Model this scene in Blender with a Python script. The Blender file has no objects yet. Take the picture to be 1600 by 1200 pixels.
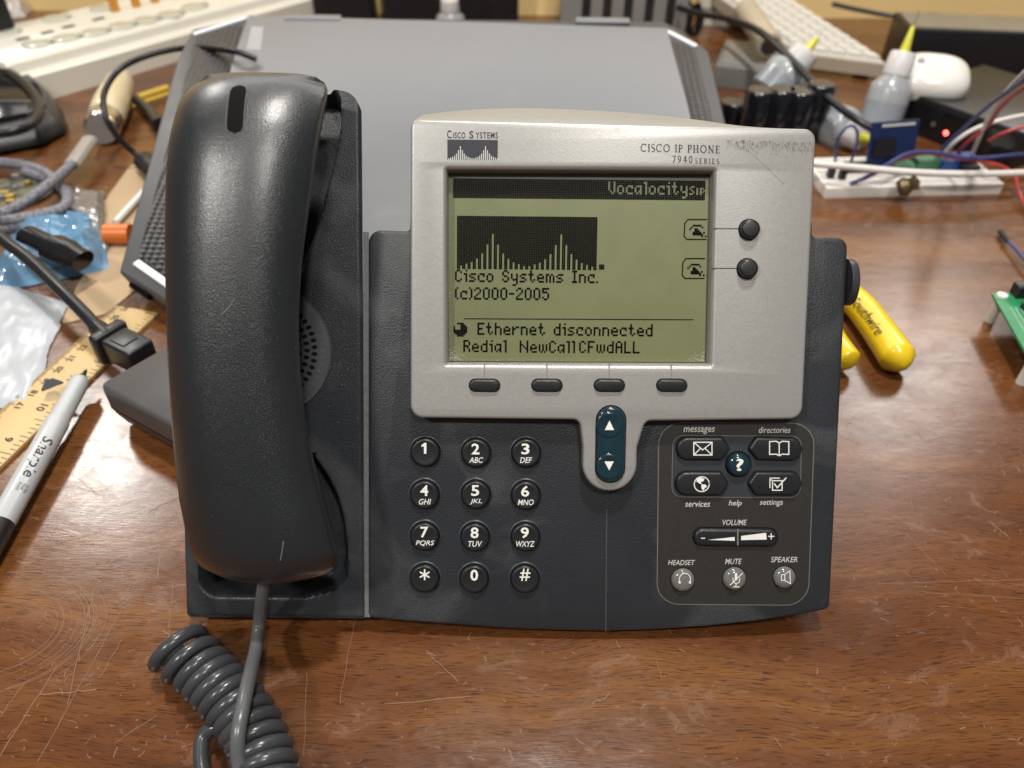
import bpy, bmesh, math, random
from math import sin, cos, pi, radians, sqrt, atan2
from mathutils import Vector, Matrix, noise
from mathutils.geometry import tessellate_polygon
random.seed(7)
S = 0.001                                    # everything below is laid out in millimetres
SC = bpy.context.scene
COL = SC.collection

# ------------------------------------------------------------------ camera
FPX, PITCH, TILT, ROLL = 1200.0, radians(41), radians(36), radians(.55)
NRM = Vector((0, -cos(TILT), sin(TILT)))     # normal of the phone's face
UPV = Vector((0, sin(TILT), cos(TILT)))      # up along the phone's face
BASE = Vector((0, 0, 7))                     # lower front edge of the face
FWD = Vector((0, cos(PITCH), -sin(PITCH)))
_u0 = Vector((0, sin(PITCH), cos(PITCH))); _r0 = Vector((1, 0, 0))
RGT = cos(ROLL) * _r0 + sin(ROLL) * _u0
CUP = cos(ROLL) * _u0 - sin(ROLL) * _r0
CAM = BASE + 101 * UPV - 310 * FWD
cd = bpy.data.cameras.new('camera')
cam = bpy.data.objects.new('camera', cd); COL.objects.link(cam)
cd.sensor_width = 36; cd.lens = FPX / 1600 * 36
cd.clip_start = .01; cd.clip_end = 50
cd.dof.use_dof = True; cd.dof.focus_distance = .318; cd.dof.aperture_fstop = 8.5
rot = Matrix((RGT, CUP, -FWD)).transposed().to_4x4()
cam.matrix_world = Matrix.Translation(CAM * S) @ rot
SC.camera = cam

# ------------------------------------------------------------------ world and lamps
w = bpy.data.worlds.new('World'); SC.world = w; w.use_nodes = True
bg = w.node_tree.nodes['Background']
bg.inputs[0].default_value = (1.0, .96, .91, 1); bg.inputs[1].default_value = .11
def area(name, loc, target, size, power, col, shape='DISK', size_y=None):
    d = bpy.data.lights.new(name, 'AREA'); d.shape = shape; d.size = size
    if size_y: d.size_y = size_y
    d.energy = power; d.color = col
    o = bpy.data.objects.new(name, d); COL.objects.link(o)
    o.location = loc
    o.rotation_euler = (Vector(target) - Vector(loc)).to_track_quat('-Z', 'Y').to_euler()
    return o
WARM = (1, .96, .90)
area('ceiling_lamp', (-1.10, -.90, 1.75), (0, .1, 0), .17, 20, WARM)
area('ceiling_lamp', (.30, -.85, 1.75), (0, .1, 0), .17, 13, WARM)
area('ceiling_lamp', (.10, .25, 1.85), (0, .25, 0), .17, 26, WARM)
area('ceiling_lamp', (-1.62, 1.90, 1.9), (-.2, .1, 0), .30, 17, WARM)
area('ceiling_lamp', (1.75, 2.45, 1.9), (.2, .2, 0), .6, 9, WARM)
area('ceiling_bounce', (.2, 2.6, 2.2), (0, .2, 0), 3.4, 34, (1, .96, .93), 'RECTANGLE', 1.2)
area('room_bounce', (0, -1.2, 2.2), (0, .1, .1), 1.8, 1.2, (1, .96, .93), 'RECTANGLE', 1.0)
SC.view_settings.view_transform = 'Standard'; SC.view_settings.look = 'None'
SC.view_settings.exposure = 0; SC.view_settings.gamma = 1

# ------------------------------------------------------------------ photo geometry -> world
def ray(px, py): return ((px - 800) * RGT + (600 - py) * CUP + FPX * FWD) / FPX
def T(px, py, z=0):                          # point at height z on or over the table
    d = ray(px, py); t = (z - CAM.z) / d.z; return CAM + t * d
def Y(px, py, y):                            # point on the upright plane at depth y
    d = ray(px, py); t = (y - CAM.y) / d.y; return CAM + t * d
FM = Matrix.Translation(BASE) @ Matrix((_r0, UPV, NRM)).transposed().to_4x4()   # face frame -> world
FMI = FM.inverted()
def Fp(px, py, wv=0):                        # point of the face frame at height wv over the face
    d = ray(px, py); t = ((BASE + wv * NRM - CAM).dot(NRM)) / d.dot(NRM)
    p = FMI @ (CAM + t * d); return Vector((p.x, p.y, wv))
ID = Matrix.Identity(4)

# ------------------------------------------------------------------ materials
MATS = {}
def lin(c): return tuple(((x / 255) / 12.92 if x / 255 <= .04045 else ((x / 255 + .055) / 1.055) ** 2.4) for x in c)
def mat(name, col, rough=.5, metal=0, var=.12, vscale=40, bump=0, bscale=1500, coat=0, trans=0, emis=0, spec=.5, rvar=.06, alpha=1, ior=1.5, coatr=.1):
    if name in MATS: return MATS[name]
    m = bpy.data.materials.new(name); m.use_nodes = True
    nt = m.node_tree; b = nt.nodes['Principled BSDF']
    tc = nt.nodes.new('ShaderNodeTexCoord')
    n = nt.nodes.new('ShaderNodeTexNoise'); n.inputs['Scale'].default_value = vscale; n.inputs['Detail'].default_value = 5
    nt.links.new(tc.outputs['Object'], n.inputs['Vector'])
    mx = nt.nodes.new('ShaderNodeMix'); mx.data_type = 'RGBA'
    mx.inputs[6].default_value = tuple(max(0, c * (1 - var)) for c in col) + (1,)
    mx.inputs[7].default_value = tuple(min(1, c * (1 + var)) for c in col) + (1,)
    nt.links.new(n.outputs['Fac'], mx.inputs[0]); nt.links.new(mx.outputs[2], b.inputs['Base Color'])
    mr = nt.nodes.new('ShaderNodeMapRange'); mr.inputs[3].default_value = max(0, rough - rvar); mr.inputs[4].default_value = min(1, rough + rvar)
    nt.links.new(n.outputs['Fac'], mr.inputs[0]); nt.links.new(mr.outputs[0], b.inputs['Roughness'])
    b.inputs['Metallic'].default_value = metal; b.inputs['Specular IOR Level'].default_value = spec
    b.inputs['Coat Weight'].default_value = coat; b.inputs['Coat Roughness'].default_value = coatr
    b.inputs['Transmission Weight'].default_value = trans; b.inputs['IOR'].default_value = ior; b.inputs['Alpha'].default_value = alpha
    if emis:
        b.inputs['Emission Color'].default_value = tuple(col) + (1,); b.inputs['Emission Strength'].default_value = emis
    if bump:
        n2 = nt.nodes.new('ShaderNodeTexNoise'); n2.inputs['Scale'].default_value = bscale; n2.inputs['Detail'].default_value = 2
        nt.links.new(tc.outputs['Object'], n2.inputs['Vector'])
        bp = nt.nodes.new('ShaderNodeBump'); bp.inputs['Strength'].default_value = bump; bp.inputs['Distance'].default_value = .0006
        nt.links.new(n2.outputs['Fac'], bp.inputs['Height']); nt.links.new(bp.outputs[0], b.inputs['Normal'])
        if coat > .5 and bump > .2:
            b2 = nt.nodes.new('ShaderNodeBump'); b2.inputs['Strength'].default_value = bump * .38; b2.inputs['Distance'].default_value = .0006
            nt.links.new(n2.outputs['Fac'], b2.inputs['Height']); nt.links.new(b2.outputs[0], b.inputs['Coat Normal'])
    MATS[name] = m; return m

def wood():
    m = bpy.data.materials.new('varnished_wood'); m.use_nodes = True
    nt = m.node_tree; b = nt.nodes['Principled BSDF']; L = nt.links.new
    def nd(t, **k):
        x = nt.nodes.new(t)
        for a, v in k.items(): setattr(x, a, v)
        return x
    tc = nd('ShaderNodeTexCoord')
    def noise_at(scale, detail=6, rot=0, scl=(1, 1, 1), dist=0, rough=.55, src=None):
        mp = nd('ShaderNodeMapping'); mp.inputs['Rotation'].default_value = (0, 0, rot); mp.inputs['Scale'].default_value = scl
        L(src or tc.outputs['Object'], mp.inputs[0])
        n = nd('ShaderNodeTexNoise'); n.inputs['Scale'].default_value = scale; n.inputs['Detail'].default_value = detail
        n.inputs['Distortion'].default_value = dist; n.inputs['Roughness'].default_value = rough
        L(mp.outputs[0], n.inputs['Vector']); return n.outputs['Fac']
    def ramp(fac, *stops):
        r = nd('ShaderNodeValToRGB'); e = r.color_ramp.elements
        e[0].position, e[0].color = stops[0][0], tuple(stops[0][1]) + (1,)
        e[1].position, e[1].color = stops[-1][0], tuple(stops[-1][1]) + (1,)
        for p, c in stops[1:-1]:
            x = e.new(p); x.color = tuple(c) + (1,)
        L(fac, r.inputs[0]); return r.outputs[0]
    def mixc(fac, a, c, mode='MIX'):
        x = nd('ShaderNodeMix', data_type='RGBA', blend_type=mode)
        for sock, v in ((0, fac), (6, a), (7, c)):
            if hasattr(v, 'links'): L(v, x.inputs[sock])
            else: x.inputs[sock].default_value = v if sock == 0 else tuple(v) + (1,)
        return x.outputs[2]
    # sway the grain a little
    w1 = nd('ShaderNodeTexNoise'); w1.inputs['Scale'].default_value = 9; w1.inputs['Detail'].default_value = 2; L(tc.outputs['Object'], w1.inputs['Vector'])
    sub = nd('ShaderNodeVectorMath', operation='SUBTRACT'); L(w1.outputs['Color'], sub.inputs[0]); sub.inputs[1].default_value = (.5, .5, .5)
    scl = nd('ShaderNodeVectorMath', operation='MULTIPLY'); L(sub.outputs[0], scl.inputs[0]); scl.inputs[1].default_value = (0, .035, 0)
    add = nd('ShaderNodeVectorMath', operation='ADD'); L(tc.outputs['Object'], add.inputs[0]); L(scl.outputs[0], add.inputs[1])
    G = add.outputs[0]
    broad = noise_at(1, 4, .05, (3.5, 26, 1), .6, src=G)
    streak = noise_at(1, 5, .05, (22, 260, 1), .3, src=G)
    pore = noise_at(1, 3, .06, (120, 1900, 1), .2, src=G)
    c = ramp(broad, (.28, (.070, .024, .0085)), (.46, (.128, .045, .014)), (.64, (.195, .079, .022)), (.80, (.115, .040, .012)))
    c = mixc(ramp(streak, (.40, (0, 0, 0)), (.70, (.45, .45, .45))), c, (.085, .030, .011))
    c = mixc(ramp(pore, (.54, (0, 0, 0)), (.63, (.8, .8, .8))), c, (.034, .012, .006))
    # worn varnish: hazy paler blotches and tiny pale nicks
    wear = noise_at(34, 9, .4, (1, 1.6, 1), .8, .76)
    c = mixc(ramp(wear, (.585, (0, 0, 0)), (.60, (.34, .34, .34))), c, (.215, .112, .066))
    zone = noise_at(4.2, 3)
    fine = noise_at(210, 4, .7, (.55, 1.4, 1), .5, .6)
    zr = ramp(zone, (.42, (0, 0, 0)), (.56, (1, 1, 1))); fr = ramp(fine, (.645, (0, 0, 0)), (.675, (.5, .5, .5)))
    c = mixc(mixc(1.0, zr, fr, 'MULTIPLY'), c, (.26, .15, .095))
    nick = noise_at(95, 2, 1.0, (.5, 1.8, 1), 1.0)
    c = mixc(ramp(nick, (.775, (0, 0, 0)), (.79, (.8, .8, .8))), c, (.48, .36, .27))
    L(c, b.inputs['Base Color'])
    rr = nd('ShaderNodeMapRange'); rr.inputs[1].default_value = .3; rr.inputs[2].default_value = .75; rr.inputs[3].default_value = .14; rr.inputs[4].default_value = .32
    L(wear, rr.inputs[0]); L(rr.outputs[0], b.inputs['Roughness'])
    b.inputs['Specular IOR Level'].default_value = .55
    h = nd('ShaderNodeMath', operation='MULTIPLY_ADD'); L(pore, h.inputs[0]); h.inputs[1].default_value = -.35; L(noise_at(55, 5, .1, (1, 2.2, 1)), h.inputs[2])
    bp = nd('ShaderNodeBump'); bp.inputs['Strength'].default_value = .075; bp.inputs['Distance'].default_value = .0012
    L(h.outputs[0], bp.inputs['Height']); L(bp.outputs[0], b.inputs['Normal'])
    return m

GREY = mat('slate_plastic', (.0205, .0230, .0275), .37, var=.22, vscale=26, bump=.30, bscale=1500, rvar=.07)
GREY_SMOOTH = mat('slate_plastic_smooth', (.034, .039, .046), .36, var=.15, vscale=60, bump=.05, bscale=900)
HSET = mat('handset_plastic', (.013, .0155, .018), .30, var=.12, vscale=22, bump=.34, bscale=2300, rvar=.05, spec=.5, coat=.8, coatr=.25)
DARK = mat('dark_gap', (.003, .003, .0035), .7, spec=.15)
DUST = mat('dusty_groove', (.13, .135, .14), .8, var=.4, vscale=500)
SILVER = mat('silver_paint', (.365, .36, .345), .37, metal=.35, var=.07, vscale=900, bump=.065, bscale=1500)
KEY = mat('key_rubber', (.014, .015, .017), .36, var=.10, vscale=200, bump=.05, bscale=1600)
TEAL = mat('teal_key', (.010, .030, .042), .16, var=.15, vscale=200)
INK = mat('white_ink', (.80, .80, .76), .5, var=.04)
INKD = mat('dark_ink', (.012, .013, .024), .5)
INKG = mat('pale_grey_ink', (.55, .55, .53), .5)
LCDM = mat('lcd_glass', (.168, .182, .084), .33, var=.10, vscale=90, coat=.25, coatr=.08, bump=.03, bscale=2500)
LCDC = mat('lcd_shaded_cell', (.160, .172, .078), .33, var=.06, vscale=90, coat=.5)
LCDK = mat('lcd_pixel', (.0025, .002, .0025), .45, var=.3, vscale=60, spec=.08)
LCDB = mat('lcd_border', (.060, .062, .048), .4)
STICK = mat('overlay_film', (.027, .025, .023), .42, var=.10, vscale=400, bump=.06, bscale=1200)
STICKE = mat('overlay_edge', (.16, .15, .135), .5)
CLEARK = mat('smoky_key', (.20, .20, .195), .10, var=.15, vscale=300, trans=.25)
BLACK = mat('black_plastic', (.012, .012, .014), .35, var=.2, vscale=60, bump=.08, bscale=900)
BLACKG = mat('black_gloss', (.010, .010, .011), .12)
CORDL = mat('lead_vinyl', (.105, .11, .115), .26, var=.12, vscale=70)
CORD = mat('cord_vinyl', (.045, .048, .053), .25, var=.25, vscale=70, bump=.05, bscale=700)
def patches(m, col, lo, hi, scale, amount, dr=.18):
    nt = m.node_tree; b = nt.nodes['Principled BSDF']; L = nt.links.new
    tc = nt.nodes.new('ShaderNodeTexCoord'); n = nt.nodes.new('ShaderNodeTexNoise'); n.inputs['Scale'].default_value = scale; n.inputs['Detail'].default_value = 6; n.inputs['Distortion'].default_value = 1.2
    L(tc.outputs['Object'], n.inputs['Vector'])
    f = nt.nodes.new('ShaderNodeTexNoise'); f.inputs['Scale'].default_value = 1100; L(tc.outputs['Object'], f.inputs['Vector'])
    r = nt.nodes.new('ShaderNodeMapRange'); r.inputs[1].default_value = lo; r.inputs[2].default_value = hi; r.inputs[4].default_value = amount; L(n.outputs['Fac'], r.inputs[0])
    k = nt.nodes.new('ShaderNodeMath'); k.operation = 'MULTIPLY'; L(r.outputs[0], k.inputs[0]); L(f.outputs['Fac'], k.inputs[1])
    old = b.inputs['Base Color'].links[0].from_socket; mx = nt.nodes.new('ShaderNodeMix'); mx.data_type = 'RGBA'; L(k.outputs[0], mx.inputs[0]); L(old, mx.inputs[6]); mx.inputs[7].default_value = tuple(col) + (1,); L(mx.outputs[2], b.inputs['Base Color'])
    ro = b.inputs['Roughness'].links[0].from_socket; a = nt.nodes.new('ShaderNodeMath'); a.operation = 'MULTIPLY_ADD'; L(k.outputs[0], a.inputs[0]); a.inputs[1].default_value = dr; L(ro, a.inputs[2]); L(a.outputs[0], b.inputs['Roughness'])
patches(GREY, (.080, .084, .090), .50, .62, 19, .7)
patches(MATS['laptop_dummy'] if 'laptop_dummy' in MATS else SILVER, (.30, .29, .27), .62, .68, 60, .5, .1)
patches(LCDM, (.120, .128, .060), .38, .70, 9, 1.5, .2)  # uneven tone put into the screen colour in place of its reflection gradient
WOODM = wood()

# ------------------------------------------------------------------ mesh tools
class MB:
    def __init__(s): s.v = []; s.f = []; s.m = []; s.mi = 0
    def add(s, vs, fs):
        o = len(s.v); s.v += [Vector(p) for p in vs]
        for f in fs: s.f.append([i + o for i in f]); s.m.append(s.mi)
        return s
    def box(s, c, sx, sy, sz, M=None):
        M = M or ID; vs = []
        for x in (-1, 1):
            for y in (-1, 1):
                for z in (-1, 1): vs.append(M @ Vector((c[0] + x * sx / 2, c[1] + y * sy / 2, c[2] + z * sz / 2)))
        return s.add(vs, [(0, 1, 3, 2), (4, 6, 7, 5), (0, 4, 5, 1), (2, 3, 7, 6), (0, 2, 6, 4), (1, 5, 7, 3)])
    def rings(s, rings, cap0=True, cap1=True, closed=True):
        n = len(rings[0]); o = len(s.v)
        for r in rings: s.v += [Vector(p) for p in r]
        for i in range(len(rings) - 1):
            for j in range(n if closed else n - 1):
                k = (j + 1) % n
                s.f.append([o + i * n + j, o + i * n + k, o + (i + 1) * n + k, o + (i + 1) * n + j]); s.m.append(s.mi)
        if cap0: s.f.append([o + j for j in range(n)][::-1]); s.m.append(s.mi)
        if cap1: s.f.append([o + (len(rings) - 1) * n + j for j in range(n)]); s.m.append(s.mi)
        return s
    def slab(s, out, w0, w1, bev=.6, nb=4, bot=0, shift=None):
        """outline (u, v) raised from w0 to w1 with a rounded upper edge"""
        R = []
        R.append([(p[0], p[1], w0) for p in inset(out, bot)])
        for i in range(nb + 1):
            a = pi / 2 * i / nb
            R.append([(p[0], p[1], w1 - bev + bev * sin(a)) for p in inset(out, bev * (1 - cos(a)))])
        return s.rings(R)
    def tube(s, pts, r, n=10, caps=True, smooth=8, flat=1):
        P = spline(pts, smooth) if smooth else [Vector(p) for p in pts]
        t = (P[1] - P[0]).normalized(); up = Vector((0, 0, 1)) if abs(t.z) < .9 else Vector((1, 0, 0))
        a = t.cross(up).normalized(); R = []
        for i, p in enumerate(P):
            t = (P[min(i + 1, len(P) - 1)] - P[max(i - 1, 0)]).normalized()
            a = (a - t * a.dot(t)).normalized(); b = t.cross(a)
            rr = r(i / (len(P) - 1)) if callable(r) else r
            R.append([p + a * rr * cos(2 * pi * k / n) + b * rr * flat * sin(2 * pi * k / n) for k in range(n)])
        return s.rings(R, caps, caps)
    def lathe(s, prof, p0, axis, n=28):
        ax = Vector(axis).normalized(); a = ax.orthogonal().normalized(); b = ax.cross(a); p0 = Vector(p0)
        R = [[p0 + ax * h + (a * cos(2 * pi * k / n) + b * sin(2 * pi * k / n)) * max(r, .01) for k in range(n)] for r, h in prof]
        return s.rings(R)
    def build(s, name, m, parent=None, W=ID, smooth=True, sharp=40, solid=0):
        me = bpy.data.meshes.new(name)
        M = (parent_inv(parent) @ W) if parent else W
        me.from_pydata([tuple((M @ p) * S) for p in s.v], [], s.f)
        for x in (m if isinstance(m, (list, tuple)) else [m]): me.materials.append(x)
        me.polygons.foreach_set('material_index', s.m)
        bm = bmesh.new(); bm.from_mesh(me)
        bmesh.ops.recalc_face_normals(bm, faces=bm.faces); bm.to_mesh(me); bm.free()
        if smooth:
            me.shade_smooth()
            me.set_sharp_from_angle(angle=radians(sharp))
        me.update()
        o = bpy.data.objects.new(name, me); COL.objects.link(o)
        if parent: o.parent = parent
        return o
WM = {}
def parent_inv(p):                            # millimetre frame of a thing (parts sit at identity under it)
    while p.parent: p = p.parent
    return WM[p.name].inverted() if p.name in WM else ID
def tag(o, label, cat, group=None, kind=None):
    o['label'] = label; o['category'] = cat
    if group: o['group'] = group
    if kind: o['kind'] = kind
    return o
def thing(name, label, cat, loc, group=None, M=None):
    o = bpy.data.objects.new(name, None); COL.objects.link(o)
    Mm = M if M is not None else Matrix.Translation(loc)
    WM[o.name] = Mm
    R = Mm.to_3x3().to_4x4(); R.translation = Mm.translation * S
    o.matrix_world = R; o.empty_display_size = .01
    return tag(o, label, cat, group)

def spline(pts, k=8):
    P = [Vector(p) for p in pts]
    if len(P) < 3: return [P[0].lerp(P[-1], i / k) for i in range(k + 1)]
    out = []
    for i in range(len(P) - 1):
        p0 = P[i - 1] if i else P[0] * 2 - P[1]; p1 = P[i]; p2 = P[i + 1]; p3 = P[i + 2] if i + 2 < len(P) else P[-1] * 2 - P[-2]
        for j in range(k):
            t = j / k
            out.append(.5 * ((2 * p1) + (p2 - p0) * t + (2 * p0 - 5 * p1 + 4 * p2 - p3) * t * t + (3 * p1 - p0 - 3 * p2 + p3) * t ** 3))
    return out + [P[-1]]
def sarea(p): return sum(p[i][0] * p[(i + 1) % len(p)][1] - p[(i + 1) % len(p)][0] * p[i][1] for i in range(len(p))) / 2
def inset(p, d):
    if abs(d) < 1e-9: return list(p)
    n = len(p); sg = 1 if sarea(p) > 0 else -1; out = []
    for i in range(n):
        a, b, c = Vector(p[i - 1][:2]), Vector(p[i][:2]), Vector(p[(i + 1) % n][:2])
        e1 = (b - a).normalized(); e2 = (c - b).normalized()
        n1 = Vector((-e1.y, e1.x)) * sg; n2 = Vector((-e2.y, e2.x)) * sg
        h = n1 + n2
        if h.length < 1e-6: h = n1
        h.normalize(); q = b + h * d / max(.35, h.dot(n1)); out.append((q.x, q.y))
    return out
def rpoly(pts, r=2, n=6):
    """rounded polygon; a point may carry its own radius as third number"""
    out = []; m = len(pts)
    for i in range(m):
        b = Vector(pts[i][:2]); a = Vector(pts[i - 1][:2]); c = Vector(pts[(i + 1) % m][:2])
        rr = pts[i][2] if len(pts[i]) > 2 else r
        d1 = (a - b); d2 = (c - b); l1, l2 = d1.length, d2.length; d1.normalize(); d2.normalize()
        ang = math.acos(max(-1, min(1, d1.dot(d2))))
        if rr <= 0 or ang > 3.1: out.append((b.x, b.y)); continue
        t = min(rr / math.tan(ang / 2), l1 * .497, l2 * .497)
        s1 = b + d1 * t; s2 = b + d2 * t; k = math.tan(ang / 2) * t
        bis = (d1 + d2).normalized(); ce = b + bis * (k / sin(ang / 2))
        a1 = atan2(s1.y - ce.y, s1.x - ce.x); a2 = atan2(s2.y - ce.y, s2.x - ce.x); da = a2 - a1
        while da > pi: da -= 2 * pi
        while da < -pi: da += 2 * pi
        for j in range(n + 1): out.append((ce.x + k * cos(a1 + da * j / n), ce.y + k * sin(a1 + da * j / n)))
    return out
def stadium(u0, v0, u1, v1, n=10):
    return rpoly([(u0, v0), (u1, v0), (u1, v1), (u0, v1)], min(abs(u1 - u0), abs(v1 - v0)) / 2 * .995, n)
def circle(c, r, n=32): return [(c[0] + r * cos(2 * pi * i / n), c[1] + r * sin(2 * pi * i / n)) for i in range(n)]
def fpoly(pts, wv): return [(lambda q: (q.x, q.y) + tuple(p[2:]))(Fp(p[0], p[1], wv)) for p in pts]

# writing: glyph outlines from the built-in font, as flat triangles
def text_geo(s, shear=0, bold=0, space=1):
    c = bpy.data.curves.new('txt', 'FONT'); c.body = s; c.size = 1; c.shear = shear; c.offset = bold; c.space_character = space; c.resolution_u = 3
    o = bpy.data.objects.new('txt', c); COL.objects.link(o)
    me = bpy.data.meshes.new_from_object(o.evaluated_get(bpy.context.evaluated_depsgraph_get()))
    vs = [(v.co.x, v.co.y) for v in me.vertices]; fs = [list(p.vertices) for p in me.polygons]
    bpy.data.objects.remove(o); bpy.data.curves.remove(c); bpy.data.meshes.remove(me)
    return vs, fs
def face_text(mb, s, x0, y0, x1, y1, wv, shear=0, bold=0, space=1):
    """text fitted into the photo's box x0,y0 (top left) .. x1,y1 (bottom right) on the face at height wv"""
    vs, fs = text_geo(s, shear, bold, space)
    ax = min(v[0] for v in vs); bx = max(v[0] for v in vs); ay = min(v[1] for v in vs); by = max(v[1] for v in vs)
    o = Fp(x0, y1, wv); ex = Fp(x1, y1, wv) - o; ey = Fp(x0, y0, wv) - o
    mb.add([o + ex * ((v[0] - ax) / (bx - ax)) + ey * ((v[1] - ay) / (by - ay)) for v in vs], fs)
def stroke(mb, pts, wd, wv, wd2=None):
    """thin ribbon through face-frame points"""
    P = [Vector(p[:2]) for p in pts]; L = []; R = []
    for i, p in enumerate(P):
        t = (P[min(i + 1, len(P) - 1)] - P[max(i - 1, 0)]).normalized(); n = Vector((-t.y, t.x))
        ww = wd if wd2 is None else wd + (wd2 - wd) * i / (len(P) - 1)
        L.append(p + n * ww / 2); R.append(p - n * ww / 2)
    o = len(mb.v)
    vs = [(q.x, q.y, wv) for q in L] + [(q.x, q.y, wv) for q in R]; n = len(P)
    mb.add(vs, [(i, n + i, n + i + 1, i + 1) for i in range(n - 1)])
def fstroke(mb, pts, wd, wv, closed=False):
    P = [Fp(x, y, wv) for x, y in pts]
    if closed: P = P + [P[0]]
    for i in range(len(P) - 1): stroke(mb, [P[i] - (P[i + 1] - P[i]).normalized() * wd * .45, P[i + 1] + (P[i + 1] - P[i]).normalized() * wd * .45], wd, wv + .004 * (i % 3))
def fpatch(mb, pts, wv):
    P = [Fp(x, y, wv) for x, y in pts]; mb.add(P, [list(range(len(P)))])

# ------------------------------------------------------------------ setting
t = MB().box((100, 150, -15), 3000, 1480, 30)
table = t.build('table', WOODM, smooth=False); table['kind'] = 'structure'
table['label'] = 'scratched brown wooden table top with worn varnish'
scr = MB()
def tab_stroke(pts, wd, z=.06):
    stroke(scr, pts, wd, z + random.random() * .03)
rs = random.Random(3)
def tpx(px, py): q = T(px, py, 0); return (q.x, q.y)
for k in range(16):                            # ring-shaped scuffs in the corner
    r = 32 + k * 1.5 + rs.uniform(-.7, .7); a0 = rs.uniform(-1.3, -.2); a1 = rs.uniform(.2, 1.7); c = tpx(18, 985)
    tab_stroke([(c[0] - 12 + r * cos(a0 + (a1 - a0) * i / 14) * .95 + rs.uniform(-.2, .2), c[1] + r * .62 * sin(a0 + (a1 - a0) * i / 14)) for i in range(15)], rs.uniform(.08, .28))
lines = [((232, 800), (282, 775), .7), ((10, 895), (180, 888), .9), ((60, 900), (215, 905), .5), ((20, 915), (210, 915), .35), ((150, 905), (105, 1100), .5), ((230, 880), (60, 1190), .45),
         ((190, 1000), (155, 1060), .5), ((245, 905), (250, 870), .8), ((0, 1180), (90, 1040), .6), ((180, 1160), (245, 1118), .4), ((60, 1085), (150, 1078), .7), ((0, 1120), (40, 1065), .5),
         ((665, 1015), (715, 1065), .5), ((600, 1100), (735, 1088), .6), ((1025, 1030), (1035, 1060), .4), ((1395, 812), (1480, 900), .35), ((1370, 912), (1600, 905), .35), ((1500, 730), (1555, 762), .35),
         ((1545, 815), (1575, 838), .8), ((1450, 690), (1480, 680), .7), ((1300, 675), (1345, 695), .3), ((480, 1050), (475, 1180), .3), ((560, 940), (530, 1100), .3), ((795, 1170), (800, 1190), .7),
         ((1440, 925), (1600, 935), .3), ((90, 850), (160, 830), .4), ((120, 760), (165, 775), .35), ((100, 730), (155, 775), .3), ((270, 910), (262, 1010), .35), ((1420, 770), (1426, 795), .4)]
for a, b, wd in lines:
    A, B = Vector(tpx(*a)), Vector(tpx(*b)); n = 9
    tab_stroke([tuple(A.lerp(B, i / n) + Vector((rs.uniform(-.35, .35), rs.uniform(-.35, .35)))) for i in range(n + 1)], wd * .55)
for k in range(330):                           # short nicks, thick on the left and on the right
    zone = rs.random()
    if zone < .45: x, y = rs.uniform(0, 290), rs.uniform(830, 1190)
    elif zone < .75: x, y = rs.uniform(1320, 1600), rs.uniform(640, 1000)
    else: x, y = rs.uniform(430, 1600), rs.uniform(985, 1195)
    p = Vector(tpx(x, y)); a = rs.gauss(.9, .9); l = rs.choice((.6, 1, 1.6, 2.6, 4)); d = Vector((cos(a), sin(a))) * l
    q = Vector((rs.uniform(-.3, .3), rs.uniform(-.3, .3))) * l
    tab_stroke([tuple(p), tuple(p + d * .5 + q), tuple(p + d)], rs.uniform(.12, .42))
so = scr.build('scratches', mat('bare_scratch', (.20, .118, .078), .5, var=.4, vscale=120), table, smooth=False); so['kind'] = 'stuff'
wl = MB().box((100, 905, 190), 3000, 30, 380).build('wall', mat('yellow_wall', (.88, .66, .30), .75, var=.04, vscale=8, bump=.05, bscale=200), smooth=False); wl['kind'] = 'structure'
wl['label'] = 'plain warm yellow wall behind the cluttered table'

# ================================================================== the desk phone
phone = thing('desk_phone', 'dark grey office desk phone with silver display bezel and round number keys', 'telephone', BASE, M=FM.copy())
PW = 7.0                                        # height of the silver faceplate over the lower face
def part(mb, name, m, parent=phone, **k): return mb.build(name, m, parent, FM, **k)

# lower body: outline of the face, rounded edge, underside level with the table
bo = fpoly([(575, 359, 5), (640, 361), (641, 330), (1270, 345), (1270, 370), (1326, 371, 4.5), (1297, 951, 5)], 0)
bot = [Fp(x, y, 0) for x, y in ((1285, 955), (1240, 963), (1180, 972), (1100, 980), (1020, 985), (945, 987), (870, 986), (790, 983), (710, 977), (640, 972), (580, 966))]
bo = rpoly(bo + [(p.x, p.y, 0) for p in bot] + [(Fp(575, 960, 0).x, Fp(575, 960, 0).y, 2)], 1.5)
b = MB(); R = []
def backring(out, wv, k=1.0):
    return [(x, y + (max(0, 1 - max(0, y) / 70) * (-wv) * math.tan(TILT) * k), wv) for x, y in out]
R.append(backring(inset(bo, 1.5), -23)); R.append(backring(bo, -21)); R.append(backring(bo, -1.4))
for i in range(5):
    a = pi / 2 * i / 4; R.append([(x, y, -1.4 + 1.4 * sin(a)) for x, y in inset(bo, 1.4 * (1 - cos(a)))])
b.rings(R); part(b, 'body', GREY)
# prop under the back
b = MB(); b.box((35, 118, -46), 150, 14, 46); b.box((35, 86, -46), 150, 60, 44)
b = MB(); q = [(-30, 40), (100, 40), (100, 150), (-30, 150)]
R = []
for wv in (-22, -60):
    ring = []
    for x, y in q:
        z = (FM @ Vector((x, y, wv))).z
        yy = y
        if z < 1: yy = (1 - (FM @ Vector((x, 0, wv))).z) / UPV.z
        ring.append((x, yy, wv))
    R.append(ring)
b.rings(R); part(b, 'stand', BLACK)
for x in (-45, 118):
    b = MB(); b.lathe([(5, 0), (5, 7)], FMI @ Vector((x, 30, .1)), FMI.to_3x3() @ Vector((0, 0, 1)), 16)
    part(b, 'rubber_foot', BLACK)

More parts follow.
